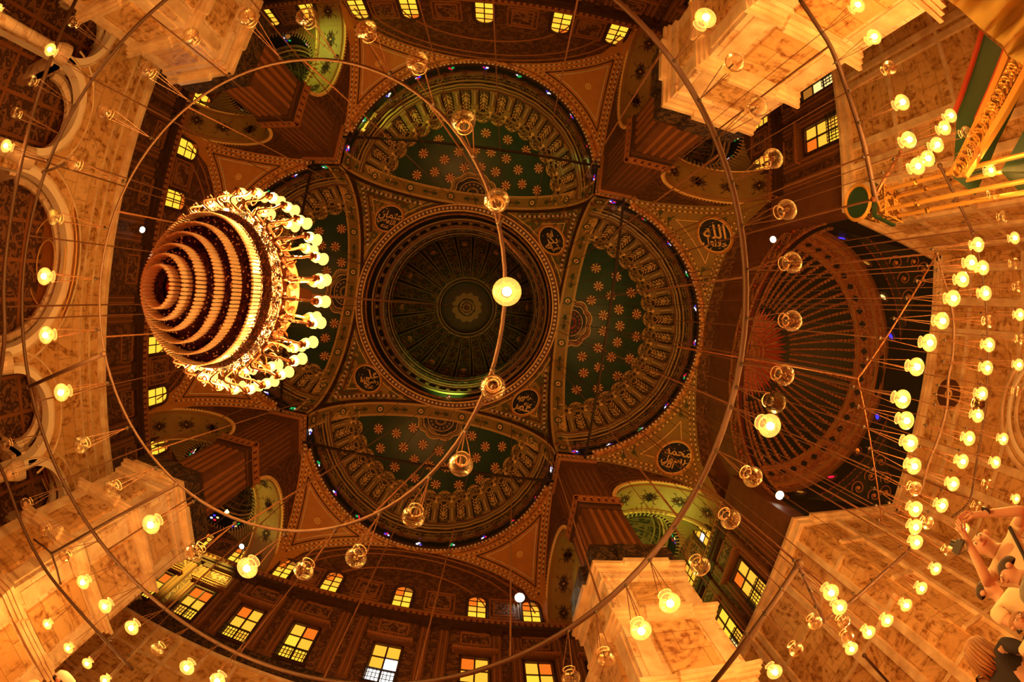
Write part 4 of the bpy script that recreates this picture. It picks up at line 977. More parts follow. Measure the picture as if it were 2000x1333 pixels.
# ------------------------------------------------------------------ west gallery: marble arcade
g = thing('gallery_arcade', 'golden marble arcade of round arches under the gallery', 'arcade')
GX = -17.0; GT = 17.6
arches = [(0, 3.75, 10.7), (-6.95, 2.05, 11.0), (6.95, 2.05, 11.3), (-11.4, 2.0, 11.2), (11.4, 2.0, 11.6), (-15.8, 1.9, 11.0), (15.8, 1.9, 11.3)]
m = MB().use('marble')
arches.sort()
edges = [-21.0] + sum([[c - r, c + r] for c, r, z in arches], []) + [21.0]
for i in range(0, len(edges), 2): m.box((GX - .6, edges[i], FLOOR), (GX, edges[i + 1], GT - .5))
for c, r, z in arches:
    T = frange(0, pi, 24)
    for x_ in (GX, GX - .6): m.grid([[(x_, c - r * cos(t), z + r * sin(t)) for t in T], [(x_, c - r * cos(t), GT - .5) for t in T]])
m.build('marble_face', g)
m = MB()
for c, r, z in arches:
    T = frange(0, pi, 32); m.use('marble_edge')
    pa = [(c - r + .014, FLOOR)] + [(c - (r - .014) * cos(t), z + (r - .014) * sin(t)) for t in T] + [(c + r - .014, FLOOR)]
    m.grid([[(GX + .02, y_, z_) for y_, z_ in pa], [(GX - .62, y_, z_) for y_, z_ in pa]])
    T = frange(0, pi, 40); m.use('marble_edge'); m.grid([[(GX + .09, c - r * cos(t), z + r * sin(t)) for t in T], [(GX + .09, c - (r + .34) * cos(t), z + (r + .34) * sin(t)) for t in T], [(GX, c - (r + .36) * cos(t), z + (r + .36) * sin(t)) for t in T]])
    m.grid([[(GX + .09, c - r * cos(t), z + r * sin(t)) for t in T], [(GX - .1, c - r * cos(t), z + r * sin(t)) for t in T]])
    m.use('marble_trim'); m.tube([(GX + .05, c - (r + .42) * cos(t), z + (r + .42) * sin(t)) for t in T], .07, 5)
    m.tube([(GX + .03, c - (r + .95) * cos(t), z + (r + .95) * sin(t)) for t in frange(.25, pi - .25, 28)], .06, 5)
m.build('arch_moulding', g, label='pale rounded arch edge')
m = MB().use('marble_trim'); m.box((GX - .6, -21, GT - .5), (GX + .12, 21, GT - .2)); m.box((GX - .6, -21, GT - .2), (GX + .25, 21, GT))
for z_ in (15.7, 16.4): m.box((GX - .1, -21, z_), (GX + .06, 21, z_ + .12))
m.build('parapet', g)
cb = MB().use('marble_pale'); cb.lathe([(.42, 0), (.42, .3), (.3, .4), (.27, 5), (.25, 9.0), (.32, 9.2), (.5, 9.8), (.5, 10.2)], 16); cme2 = cb.mesh('column')
for i in range(0, len(edges), 2):
    yc = (edges[i] + edges[i + 1]) / 2; inst(cme2, 'column', g, (GX + .35, yc, FLOOR))
m = MB().use('brown_fine'); m.box((-21.2, -21.2, 15.4), (GX - .6, 21.2, 15.7)); m.build('gallery_ceiling', g)
m = MB().use('marble')                        # vault bays behind
for c, r, z in arches:
    hb = r + .45; m.use('brown_fine' if abs(c) > 1 else 'rib_red')
    m.box((-21.2, c - hb, 15.2), (GX - .6, c + hb, 15.39))
    m.use('marble_pale')
    for x_ in (-18.9,): m.tube([(x_, c - r * cos(t), z + .6 + r * sin(t)) for t in frange(0, pi, 20)], .3, 6)
    m.use('orange_panel'); m.lathe([(r * .95, 0), (r * .8, .3), (r * .5, .5), (.02, .6)], 24, (-19.2, c, 14.4)); m.use('gilt')
    for q in (.9, .6, .3): m.tube([(-19.2 + r * q * cos(a_), c + r * q * sin(a_), 14.35) for a_ in frange(0, 2 * pi, 28)[:-1]], .05, 4, closed=True)
m.build('vault', g)
m = MB().use('marble_pale')
for c, r, z in arches:
    for q in (-1, 1): m.box((-20.9, c + q * (r + .2) - .35, z - .4), (GX - .6, c + q * (r + .2) + .35, z + .25))
m.build('impost_beam', g)
for o_ in ((GX - .55, GT),): 
    m = MB().use('frieze'); m.box((-20.9, -20.9, GT - 1.6), (GX - .7, 20.9, GT - 1.3)); m.build('gallery_deck', g)

# ------------------------------------------------------------------ great crystal chandelier
ch = thing('crystal_chandelier', 'huge tiered crystal chandelier with glowing tulip shades hanging under the dome', 'chandelier', (0, 0, 0))
tiers = [(.24, 5.30), (.37, 5.38), (.50, 5.50), (.66, 5.66), (.81, 5.82), (.97, 6.02)]
pr = MB().use('crystal'); pr.tube([(0, 0, 0), (0, 0, -.05), (0, 0, -.22), (0, 0, -.25)], [.008, .021, .021, .006], 6); prme = pr.mesh('crystal_prism')
rest = MB().use('crystal'); cnt = 0
for ti, (r_, z_) in enumerate(tiers):
    m = MB().use('bronze_dark'); m.tube([(r_ * cos(a_), r_ * sin(a_), z_) for a_ in frange(0, 2 * pi, 64)[:-1]], .028, 5, closed=True)
    m.tube([((r_ - .05) * cos(a_), (r_ - .05) * sin(a_), z_ + .06) for a_ in frange(0, 2 * pi, 64)[:-1]], .03, 5, closed=True)
    if ti < 5:
        r2_, z2_ = tiers[ti + 1]; m.lathe([(r_ + .01, .03), ((r_ + r2_) / 2, .1 + (z2_ - z_) * .5), (r2_ - .05, z2_ - z_ + .02)], 48, (0, 0, z_))
        m.use('crystal')
        for i in range(int(60 * r2_ / .5)): a_ = random.uniform(0, 2 * pi); q = random.uniform(.15, .9); rr = r_ + (r2_ - r_) * q; m.ball((rr * cos(a_), rr * sin(a_), z_ + .02 + (z2_ - z_) * q - .05), .013, 5, 3)
    m.build('prism_ring', ch)
    n = int(2 * pi * r_ / .047)
    for i in range(n):
        a_ = 2 * pi * i / n; x_, y_ = r_ * cos(a_), r_ * sin(a_)
        near = abs(a_) < .62 or abs(a_ - 2 * pi) < .62
        if near and cnt < 100: inst(prme, 'crystal_prism', ch, (x_, y_, z_ + .02)); cnt += 1
        else: rest.tube([(x_, y_, z_ + .02), (x_, y_, z_ - .03), (x_, y_, z_ - .20), (x_, y_, z_ - .23)], [.006, .019, .019, .004], 5)
o = rest.build('crystal_fringe', ch); o['kind'] = 'stuff'
m = MB().use('bronze_dark'); m.lathe([(.95, 6.05), (1.06, 6.15), (1.12, 6.3), (1.06, 6.45)], 48); m.use('crystal')
for i in range(120): a_ = 2 * pi * i / 120; m.ball((1.12 * cos(a_), 1.12 * sin(a_), 6.2 + .1 * (i % 3)), .022, 5, 3)
m.build('jewelled_collar', ch)
m = MB().use('bronze'); m.lathe([(1.0, 6.42), (1.1, 6.5), (.95, 6.9), (.8, 7.2), (.9, 7.3), (.5, 7.5), (.2, 8.0), (.12, 9.5)], 40)
m.use('bronze_dark'); 
for i in range(36): a_ = 2 * pi * i / 36; m.tube([(1.1 * cos(a_), 1.1 * sin(a_), 6.5), (1.02 * cos(a_ + .05), 1.02 * sin(a_ + .05), 6.8), (.9 * cos(a_), .9 * sin(a_), 7.15)], .035, 5)
m.build('bronze_body', ch)
arm = MB().use('bronze')
arm.tube([(1.0 + .25 * q, 0, 6.35 + .18 * sin(q * 5)) for q in frange(0, 1.2, 10)] + [(1.36, 0, 6.5), (1.46, 0, 6.62)], .02, 6)
arm.tube([(1.15 + .09 * cos(t), 0, 6.55 + .09 * sin(t)) for t in frange(0, 5.6, 12)], .015, 5)
arm.tube([(1.32 + .07 * cos(t), 0, 6.36 + .07 * sin(t)) for t in frange(0, 5.2, 12)], .014, 5)
arm.lathe([(.01, 0), (.05, .02), (.035, .06), (.055, .1)], 10, (1.46, 0, 6.6)); armme = arm.mesh('arm')
shd = MB().use('shade_lit'); shd.lathe([(.04, 0), (.07, .04), (.078, .1), (.06, .19), (.062, .26), (.09, .34)], 12, (0, 0, 0)); shd.use('bulb'); shd.ball((0, 0, .11), .042, 8, 5, 1.6); shme = shd.mesh('lamp_shade')
for i in range(30):
    a_ = 2 * pi * i / 30; o = inst(armme, 'arm', ch, rot=(0, 0, a_)); inst(shme, 'lamp_shade', o, (1.46, 0, 6.7))
    if i % 3 == 0: lamp('light_source', o, (1.46, 0, 6.82), LAMP_W * 1.3, size=.08)
for i in range(15):
    a_ = 2 * pi * (i + .5) / 15; o = inst(armme, 'arm', ch, rot=(0, 0, a_), loc=(-.22 * cos(a_), -.22 * sin(a_), .32)); inst(shme, 'lamp_shade', o, (1.46, 0, 6.7))
m = MB().use('wire'); m.tube([(0, 0, 9.4), (0, 0, 30), (0, 0, 61.5)], .035, 6)
m.build('suspension_chain', ch)
m = MB().use('bronze_dark'); m.lathe([(.01, 5.35), (.14, 5.4), (.2, 5.55), (.1, 5.7)], 16); m.use('red'); m.ball((0, 0, 5.36), .06); m.build('bottom_finial', ch)

# ------------------------------------------------------------------ iron hoops
def circ(R_, z, n=96): return [(R_ * cos(a_), R_ * sin(a_), z) for a_ in frange(0, 2 * pi, n)[:-1]]
HZ = 7.2
def smooth_path(P, n=4):
    out = []; P = [Vector(p) for p in P]; L = len(P)
    for i in range(L - 1):
        p0, p1, p2, p3 = P[max(i - 1, 0)], P[i], P[i + 1], P[min(i + 2, L - 1)]
        for j in range(n):
            t = j / n; out.append(.5 * ((2 * p1) + (p2 - p0) * t + (2 * p0 - 5 * p1 + 4 * p2 - p3) * t * t + (3 * p1 - p0 - 3 * p2 + p3) * t ** 3))
    return out + [P[-1]]
def hoop(name, label, pts, r, closed, extra=()):
    m = MB().use('iron'); m.tube(pts, r, 8, closed=closed); return tag(m.build(name, smooth=True), label, 'hoop', 'iron lamp hoops')
h1_ = hoop('lamp_hoop', 'innermost round iron hoop, encircling the crystal chandelier', circ(3.99, HZ + .02), .03, True)
h2_ = hoop('lamp_hoop', 'second iron hoop, wider ring around the innermost hoop', circ(7.73, HZ - .08, 128), .055, True)
ZL = 7.1
def pl(pxs, z=ZL): return [at_z(u, v, z) for u, v in pxs]
h3_ = hoop('lamp_hoop', 'curved piece of outer iron hoop below the north-east pier', smooth_path(pl([(1563, 0), (1593, 45), (1624, 95), (1654, 176), (1684, 270), (1705, 365), (1712, 395)])), .06, False)
h4_ = hoop('lamp_hoop', 'outer iron hoop section crossing the gallery arcade', smooth_path(pl([(148, 0), (80, 170), (44, 304), (17, 450), (7, 560), (8, 673), (-10, 800)], 6.4)), .07, False)
h5_ = hoop('lamp_hoop', 'outer iron hoop section over the south-west marble pier', smooth_path(pl([(-20, 870), (10, 934), (47, 1035), (88, 1112), (142, 1180), (200, 1245), (260, 1310)], 6.4)), .06, False)
rods = [((1675, 740), (1830, 495), 'bright bronze rod rising from the joint in front of the apse', .022), ((1675, 740), (1722, 1020), 'straight bronze rod running south from the apse joint', .018),
        ((1325, 678), (1675, 740), 'thin bronze rod joining the second hoop to the apse joint', .012), ((1830, 495), (1857, 590), 'short thin rod dropping from the north end of the apse rods', .03),
        ((1705, 390), (1759, 297), 'short bronze strut at the end of the north-east hoop piece', .04), ((1836, 324), (1900, 455), 'dark iron bar between lit lamps near the green pulpit', .05),
        ((1654, 1183), (1779, 1072), 'dark iron bar between the south-east lamp clusters', .06), ((1560, 1102), (1384, 1345), 'long iron bar across the south-east marble corner', .07),
        ((1560, 1102), (1610, 1214), 'short slanting bar joining the south-east iron bars', .05), ((1610, 1214), (1654, 1183), 'stub of iron bar near the unlit south-east globe', .04), ((55, 757), (203, 692), 'straight spoke bar joining the two inner hoops on the gallery side', .045),
        ((101, 1082), (118, 1140), 'short spoke bar near the south-west pier top', .04), ((101, 1082), (67, 1055), 'stub bar beside the south-west spoke', .035), ((101, 1082), (344, 947), 'long dark spoke lying across the south-west marble pier', .035),
        ((84, 336), (125, 321), 'short strut off the second hoop beside the gallery arch', .035), ((1688, 1281), (1745, 1345), 'lowest iron bar beside the lit south-east cluster', .05)]
for a_, b_, lab, r_ in rods:
    P, Q = at_z(*a_, ZL), at_z(*b_, ZL); m = MB().use('bronze' if 'bronze' in lab or 'bright' in lab else 'iron'); mid = (P + Q) / 2 + Vector((0, 0, .03))
    m.tube([P, mid, Q], r_, 7); m.ball(P, r_ * 1.6, 8, 5); m.ball(Q, r_ * 1.4, 8, 5); o = m.build('connecting_rod', smooth=True); tag(o, lab, 'rod', 'rods between the hoops')
for pts, lab in (([(1857, 590), (1863, 640), (1860, 700), (1852, 740), (1850, 790), (1835, 850), (1812, 910), (1800, 960)], 'thin outer hoop section crossing the apse end wall'),
                 ([(1900, 450), (1922, 560), (1930, 670), (1925, 790), (1908, 900), (1893, 980), (1860, 1010)], 'far thin hoop section behind the apse lamps')):
    o = hoop('lamp_hoop', lab, smooth_path(pl(pts)), .045, False)

# ------------------------------------------------------------------ globe lamps
def globe_meshes(lit, smoke=False):
    g_ = 'glass_lit' if lit else ('glass_smoke' if smoke else 'glass_clear'); R_ = .155 if lit else .14
    prof = [(.02, -R_)] + [(R_ * sin(t), -R_ * cos(t)) for t in frange(.15, 2.65, 14)] + [(R_ * .44, R_ * 1.05), (R_ * .62, R_ * 1.28), (R_ * .66, R_ * 1.34)]
    gm = MB().use(g_); gm.lathe(prof, 22)
    nk = MB().use('glass_clear' if not lit else 'glass_lit'); nk.use('cream' if not lit else 'glass_lit'); nk.tube([(R_ * .66 * cos(t), R_ * .66 * sin(t), R_ * 1.34) for t in frange(0, 2 * pi, 18)[:-1]], .006, 5, closed=True); nk.tube([(R_ * .45 * cos(t), R_ * .45 * sin(t), R_ * .95) for t in frange(0, 2 * pi, 18)[:-1]], .008, 5, closed=True)  # unlit rims coloured cream: a painted highlight along the clear glass
    bl = MB().use('bulb' if lit else 'glass_clear'); bl.ball((0, 0, -.02 if lit else 0), .052 if lit else .03, 12, 8, 1.25); bl.use('iron'); bl.tube([(0, 0, .05), (0, 0, .2)], .014, 6)
    return gm.mesh('glass_globe'), nk.mesh('glass_rim'), bl.mesh('bulb')
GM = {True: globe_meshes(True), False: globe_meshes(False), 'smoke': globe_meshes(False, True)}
TOPZ = 1.28
wm = []
for j in range(3):
    a_ = 2 * pi * j / 3 + .4; m = MB().use('wire'); m.tube([(.1 * cos(a_), .1 * sin(a_), .2), (0, 0, TOPZ)], .008, 4); wm.append(m.mesh('wire'))
m = MB().use('iron_dark'); m.lathe([(.005, -.03), (.04, 0), (.04, .03), (.01, .07)], 10, (0, 0, TOPZ)); m.tube([(0, 0, TOPZ + .05), (0, 0, TOPZ + .14)], .01, 5); hkme = m.mesh('hook')
LN = [0]
def globe(px, lit, z, label, group, hoopR=None):
    P = at_z(*px, z); key = 'smoke' if lit == 's' else bool(lit)
    t = thing('globe_lamp', label, 'globe lamp', P, 0, group)
    g_, n_, b_ = GM[key]
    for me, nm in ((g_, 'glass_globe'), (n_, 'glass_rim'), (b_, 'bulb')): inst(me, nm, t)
    if hoopR:
        h = hypot(P.x, P.y); q = Vector((P.x / h * hoopR, P.y / h * hoopR, HZ - .02)) - P
    else: q = Vector((0, 0, ZL_ + .02 - z))
    top = q - Vector((0, 0, .12)); LN[0] += 1; ph = LN[0] * 1.3
    for j in range(3):
        a_ = 2 * pi * j / 3 + ph; m = MB().use('wire'); m.tube([(.1 * cos(a_), .1 * sin(a_), .2), top], .0075, 4); m.build('wire', t)
    m = MB().use('iron_dark'); m.lathe([(.005, -.03), (.04, 0), (.04, .03), (.01, .06)], 10, top); m.tube([top, q], .01, 5)
    m.build('hook', t)
    if not hoopR and LN[0] % 2 == 0 and not (abs(P.x) > 8.6 and abs(P.y) > 8.6):
        cz_ = 17 if (P.x > 21 and LN[0] % 2) else (26 if P.x > 21 else ceil_z(P.x, P.y))
        m = MB().use('wire'); m.tube([q, (0, 0, (min(cz_, H1 - .5) if P.x > 13 else cz_) - z)], .011 if LN[0] % 3 else .016, 4); m.build('cable', t)
    if lit is True or lit == 1: lamp('light_source', t, (0, 0, -.02), LAMP_W, size=.06)
    return t
ZL_ = 7.1
def ceil_z(x, y):
    ax_, ay_ = abs(x), abs(y)
    if ax_ < A and ay_ < A: return 44.0
    if ax_ < A or ay_ < A:
        u_, v_ = (ax_, ay_) if ax_ > ay_ else (ay_, ax_); rho = hypot(u_ - A, v_)
        return H1 + sqrt(max(A * A - rho * rho, 0)) - .1 if rho < A else H1 - 1
    return 28
L, U = 1, 0
ring1 = [(990, 570, L), (963, 757, U), (900, 908, U), (807, 1010, U), (695, 1090, U), (593, 1115, U), (483, 1110, L), (380, 1080, U), (295, 1025, L), (217, 955, U), (157, 870, U), (120, 767, L), (90, 655, L), (87, 540, L), (105, 425, U), (143, 318, U), (203, 217, U), (285, 135, U), (372, 70, U), (482, 32, U), (597, 33, U), (715, 58, U), (815, 120, U), (905, 237, U), (970, 392, U)]
ring2 = [(1547, 627, U), (1532, 733, U), (1515, 787, 's'), (1503, 832, L), (1470, 932, U), (1427, 1015, U), (1368, 1107, U), (1308, 1178, L), (1252, 1232, L), (1183, 1288, U), (1115, 1325, U), (365, 1305, L), (307, 1270, U), (257, 1227, L), (205, 1185, L), (162, 1138, L), (125, 1087, U), (85, 1035, U), (50, 985, U), (20, 928, U), (10, 868, U), (12, 285, L), (30, 220, U), (62, 157, U), (98, 97, L), (143, 42, U), (1378, 35, L), (1435, 122, U), (1480, 208, U), (1510, 310, U), (1537, 410, U), (1547, 513, U)]
ring3 = [(1675, 10, L), (1707, 72, L), (1738, 132, U), (1762, 200, L), (1775, 273, L), (1792, 325, L), (1812, 310, L), (1830, 283, L), (1845, 250, L), (1857, 226, L), (1897, 513, L), (1880, 546, L), (1862, 583, L), (1840, 627, L), (1815, 670, L), (1790, 717, L), (1763, 780, L), (1770, 822, L), (1778, 866, L), (1785, 911, L), (1788, 955, U), (1788, 995, L), (1788, 1030, L), (1812, 1022, U), (1790, 1060, L), (1623, 1158, L), (1640, 1187, L), (1648, 1215, U), (1655, 1245, U), (1663, 1268, L), (1592, 1217, U), (1555, 1270, U), (1513, 1313, L), (425, 1330, L), (205, 1330, L), (170, 1297, L), (133, 1267, L), (92, 1220, L)]
ring4 = [(1887, 258, U), (1905, 295, U), (1935, 333, L), (1942, 378, U), (1960, 423, U), (1910, 478, L), (1982, 465, L), (1983, 515, U), (1920, 523, L), (1925, 573, L), (1990, 560, U), (1933, 628, U), (1992, 615, L), (1932, 674, L), (1995, 663, U), (1928, 719, L), (1990, 713, L), (1918, 770, L), (1988, 765, U), (1913, 790, 's'), (1910, 812, L), (1893, 857, L), (1960, 858, L), (1880, 902, L), (1945, 904, L), (1862, 946, L), (1930, 947, U), (1985, 975, L), (1840, 988, L), (1910, 990, U), (1990, 1020, L), (1883, 1035, L), (1852, 1076, U), (1828, 1112, L), (1800, 1150, L), (1770, 1183, L), (1733, 1213, L), (1697, 1236, L), (-2, 15, L)]
def desc(l): return 'glowing lit glass globe' if l == 1 else ('smoky dark unlit globe' if l == 's' else 'clear unlit glass globe')
for nm, R4, z in (('innermost iron hoop', ring1, 5.81), ('second iron hoop', ring2, 5.76), ('third lamp circle', ring3, 5.76), ('outermost lamp circle', ring4, 5.7)):
    start = {'i': 'the lamp overhead', 's': 'the apse middle', 't': 'the north-east', 'o': 'the pulpit'}[nm[0]]
    for i, (u, v, l) in enumerate(R4):
        lab = ('lit globe hanging almost overhead on the innermost iron hoop' if (nm[0] == 'i' and i == 0) else '%s, %s along the %s counted from %s' % (desc(l), ordn(i), nm, start))
        globe((u, v), l, z, lab, 'globe lamps of the ' + nm, {'i': 3.99, 's': 7.73}.get(nm[0]))

# ------------------------------------------------------------------ long suspension cables
cid = 0
def cable(P, top, r, lab):
    if abs(top[0]) > 8.6 and abs(top[1]) > 8.6: return
    m = MB().use('wire'); m.tube([P, Vector(P).lerp(Vector(top), .5), top], r, 5, cap=False); o = m.build('suspension_cable'); tag(o, lab, 'cable', 'long suspension cables')
def ceil_z(x, y):
    ax_, ay_ = abs(x), abs(y)
    if ax_ < A and ay_ < A: return 44.0
    if ax_ < A or ay_ < A:
        u_, v_ = (ax_, ay_) if ax_ > ay_ else (ay_, ax_); rho = hypot(u_ - A, v_)
        return H1 + sqrt(max(A * A - rho * rho, 0)) - .1 if rho < A else H1 - 1
    return 28
NS = 24
for i in range(NS):
    a_ = 2 * pi * (i + .35) / NS; x_, y_ = 7.73 * cos(a_), 7.73 * sin(a_); f = 1.32 + .12 * sin(i * 2.3)
    tx, ty = x_ * f, y_ * f; cable((x_, y_, HZ - .05), (tx, ty, ceil_z(tx, ty)), .02, 'thin cable rising from the second hoop to the vaults, %s clockwise from the apse' % ordn(i))
for i in range(10):
    a_ = 2 * pi * (i + .5) / 10; x_, y_ = 4 * cos(a_), 4 * sin(a_); f = 2.3
    cable((x_, y_, HZ), (x_ * f, y_ * f, H1 + 10.0 if max(abs(x_ * f), abs(y_ * f)) < A else ceil_z(x_ * f, y_ * f)), .018, 'thin cable rising from the innermost hoop, %s clockwise from the apse' % ordn(i))
for i, (u, v) in enumerate([(1675, 740), (1830, 495), (1722, 1020), (1705, 390), (1925, 600), (1905, 980), (1560, 1102), (1654, 1183), (1779, 1072), (1900, 450), (44, 304), (7, 600), (88, 1112), (1620, 90)]):
    P = at_z(u, v, ZL); x_, y_ = P.x, P.y
    if x_ > 20.5: x_ = 20.5
    tz = ceil_z(x_, y_); cable(P, (x_, y_, tz), .025, 'thin vertical cable holding the outer hoops, %s from the apse joint' % ordn(i))
# the two stout drop rods of the innermost hoop near the camera
for (u, v), (u2, v2), lab in (((965, 428), (968, 300), 'short bronze drop rod beside the clear globe north of the overhead lamp'),):
    pass

# ------------------------------------------------------------------ flood lights fixed to cornices
def flood(P, aim, watts, col, lab, spot=1.6, r_=.2):
    P = Vector(P); t = thing('floodlight', lab, 'floodlight', P, 0, 'floodlights on the cornices')
    d = (Vector(aim) - P).normalized(); q = d.to_track_quat('Z', 'Y').to_euler()
    m = MB().use('white_paint'); m.lathe([(.02, -.3), (r_ * .6, -.28), (r_, 0), (r_ * 1.08, .03)], 14); o = m.build('housing', t); o.rotation_euler = q
    m = MB().use('flood'); m.disc((0, 0, .02), (0, 0, 1), r_ * .95, 14); o = m.build('lens', t); o.rotation_euler = q
    m = MB().use('iron_dark'); m.tube([(0, 0, 0), (0, 0, -.5)], .03, 5); m.build('bracket', t)
    if watts: l_ = lamp('light_source', t, (d.x * .12, d.y * .12, d.z * .12), watts, col, .15, spot, (d.x, d.y, d.z)); l_.rotation_euler = d.to_track_quat('-Z', 'Y').to_euler()
    return t
flood(at_x(278, 449, -20.4), at_dist(278, 449, 5), 60, (1, 1, .8), 'bright white floodlight on the gallery wall beside the chandelier')
flood(at_y(1015, 1168, 20.5), CAMP, 250, (1, .85, .4), 'bright floodlight at the south wall windows, below the south-east pendentive', r_=.36)
flood(at_y(472, 1068, 20.3), CAMP, 60, (1, .7, .4), 'small bright lamp in the south-west corner bay')
flood(at_x(1510, 468, 20.6), CAMP, 100, (1, .9, .6), 'white floodlight on the east wall beside the apse arch')
flood(at_x(1637, 467, 24.5), CAMP, 0, (1, .9, .6), 'small white floodlight at the north edge of the apse vault', r_=.2)
flood(at_x(1523, 968, 21.6), CAMP, 0, (1, .9, .6), 'small white floodlight at the south edge of the apse vault', r_=.25)
GREEN, YEL = (.75, 1.0, .10), (1.0, .80, .10)
flood((-10.1, -13.6, H1 + .3), (-5.5, -20, H1 + 4), 2300, GREEN, 'floodlight on the pier top washing the north half dome green', 1.5)
flood((10.1, -12.9, H1 + .3), (6.0, -16, H1 + 8), 350, (.3, 1, .3), 'second floodlight on the pier top under the north half dome', .8)
flood((0.5, 9.2, H1 + A + .4), (0, 9.4, 48), 650, (.45, 1, .12), 'floodlight inside the drum on the south rim of the central dome', 2.0)
flood((-7.0, -7.0, H1 + A + .3), (-7, -7.3, 46.5), 160, (1, .8, .4), 'floodlight inside the drum on the north-west rim of the central dome', 1.2, .2)
flood((12.6, -9.7, H1 + .5), (13.5, -2, H1 + 9.5), 300, (.2, 1, .3), 'floodlight under the apse side half dome near its north end', .7)
flood((-12.9, 13.6, 25.9), (-15.0, 21, 22.3), 15000, YEL, 'floodlight behind the south-west pier lighting the corner bay yellow', .72)
flood((-13.4, 16.5, 25.4), (-11.5, 16.4, 30), 300, YEL, 'floodlight on the south-west corner cornice lighting the gilt arch', 2.0)
flood((13.4, 17.0, 24.6), (19, 18, 28), 900, GREEN, 'floodlight behind the south-east pier lighting the corner bay green', 2.6)
flood((17.0, 13.6, 24.6), (16, 11, 30), 420, GREEN, 'second floodlight behind the south-east pier facing the gilt arch', 2.6)
flood((-13.4, -17.5, 25.0), (-11.4, -17, 30), 500, GREEN, 'floodlight in the north-west corner bay lighting the gilt arch green', 2.4)

# ------------------------------------------------------------------ pulpit (minbar)
mb_ = thing('pulpit', 'tall green and gold carved pulpit with stair rail', 'pulpit'); MX = 14.0
def mp_(u, v, dx=0): P = at_x(u, v, MX); P.x += dx; return P
def slab(m, pxs, t=.18, dx=0):
    f = [mp_(u, v, dx) for u, v in pxs]; bk = [p + Vector((t, 0, 0)) for p in f]; m.poly(f); m.poly(bk[::-1])
    for i in range(len(f)): j = (i + 1) % len(f); m.poly([f[i], f[j], bk[j], bk[i]])
m = MB().use('minbar_green'); slab(m, [(1868, 222), (1921, 66), (1962, 100), (1905, 232), (1870, 320), (1860, 345)], 1.4); slab(m, [(2005, 215), (1945, 325), (2090, 330), (2090, 120)], 1.3, .3); m.build('side_panel', mb_)
m = MB().use('minbar_red'); slab(m, [(1863, 222), (1917, 62), (1922, 66), (1869, 224)], .1, -.1); slab(m, [(1905, 235), (1962, 98), (1967, 104), (1910, 240)], .1, -.1); m.build('red_edge', mb_)
m = MB().use('gold'); slab(m, [(1858, 342), (1910, 236), (1966, 104), (1974, 118), (1918, 240), (1866, 346)], .2, -.15); slab(m, [(1880, 345), (1935, 258), (2010, 122), (2018, 134), (1945, 262), (1890, 347)], .2, -.15); m.build('gilt_rail', mb_)
m = MB().use('minbar_gold'); slab(m, [(1866, 346), (1918, 240), (1974, 118), (2010, 122), (1935, 258), (1880, 345)], .1, -.05)
random.seed(3)
for i in range(34):
    t = i / 34; u = 1876 + (1990 - 1876) * t; v = 338 + (124 - 338) * t; P = mp_(u, v, -.14); m.use('gold' if i % 2 else 'minbar_gold')
    m.tube([P + Vector((0, (.10 + .02 * q) * cos(q), (.10 + .02 * q) * sin(q))) for q in frange(0, 5.5, 9)], .035, 4)
m.build('scrollwork_panel', mb_)
m = MB()
P0_, P1_ = mp_(1712, 392), mp_(2010, 348); cx_, cy_ = P0_.x + .4, P0_.y; zt_ = P0_.z; zb_ = 1.0
for sx in (-.3, .3):
    for sy in (-.3, .3):
        m.use('gold'); m.tube([(cx_ + sx, cy_ + sy, FLOOR + 3.0), (cx_ + sx, cy_ + sy, zt_ - .2)], .06, 8); m.use('minbar_gold'); m.ball((cx_ + sx, cy_ + sy, zt_ - 1.5), .1, 8, 5)
        m.use('minbar_green'); m.box((cx_ + sx - .12, cy_ + sy - .12, FLOOR + 2.6), (cx_ + sx + .12, cy_ + sy + .12, FLOOR + 3.1))
m.build('corner_post', mb_)
m = MB().use('minbar_gold'); m.box((cx_ - .45, cy_ - .45, zt_ - .35), (cx_ + .45, cy_ + .45, zt_ - .05)); m.use('minbar_green'); m.box((cx_ - .52, cy_ - .52, zt_ - .05), (cx_ + .52, cy_ + .52, zt_ + .1))
for i in range(18): m.use('gold'); m.ball((cx_ - .47, cy_ - .45 + i * .053, zt_ - .4), .03, 6, 4); m.ball((cx_ - .45 + i * .053, cy_ + .47, zt_ - .4), .03, 6, 4)
m.build('canopy_cornice', mb_)
m = MB().use('gold'); m.tube([(cx_ - .6, cy_ + .55 * cos(t), zt_ + .65 + .55 * sin(t)) for t in frange(0, 2 * pi, 28)[:-1]], .06, 6, closed=True); m.use('minbar_green'); m.disc((cx_ - .58, cy_, zt_ + .65), (1, 0, 0), .52, 24)
m.use('minbar_gold'); m.lathe([(.45, .1), (.5, .4), (.35, .8), (.12, 1.2), (.03, 1.7)], 16, (cx_, cy_, zt_)); m.build('crown', mb_)
m = MB().use('minbar_green'); m.box((cx_ - .5, cy_ - .5, FLOOR), (cx_ + .6, cy_ + .5, FLOOR + 2.7)); m.use('minbar_gold'); m.box((cx_ - .55, cy_ - .4, FLOOR + .4), (cx_ - .5, cy_ + .4, FLOOR + 2.3)); m.build('base', mb_)
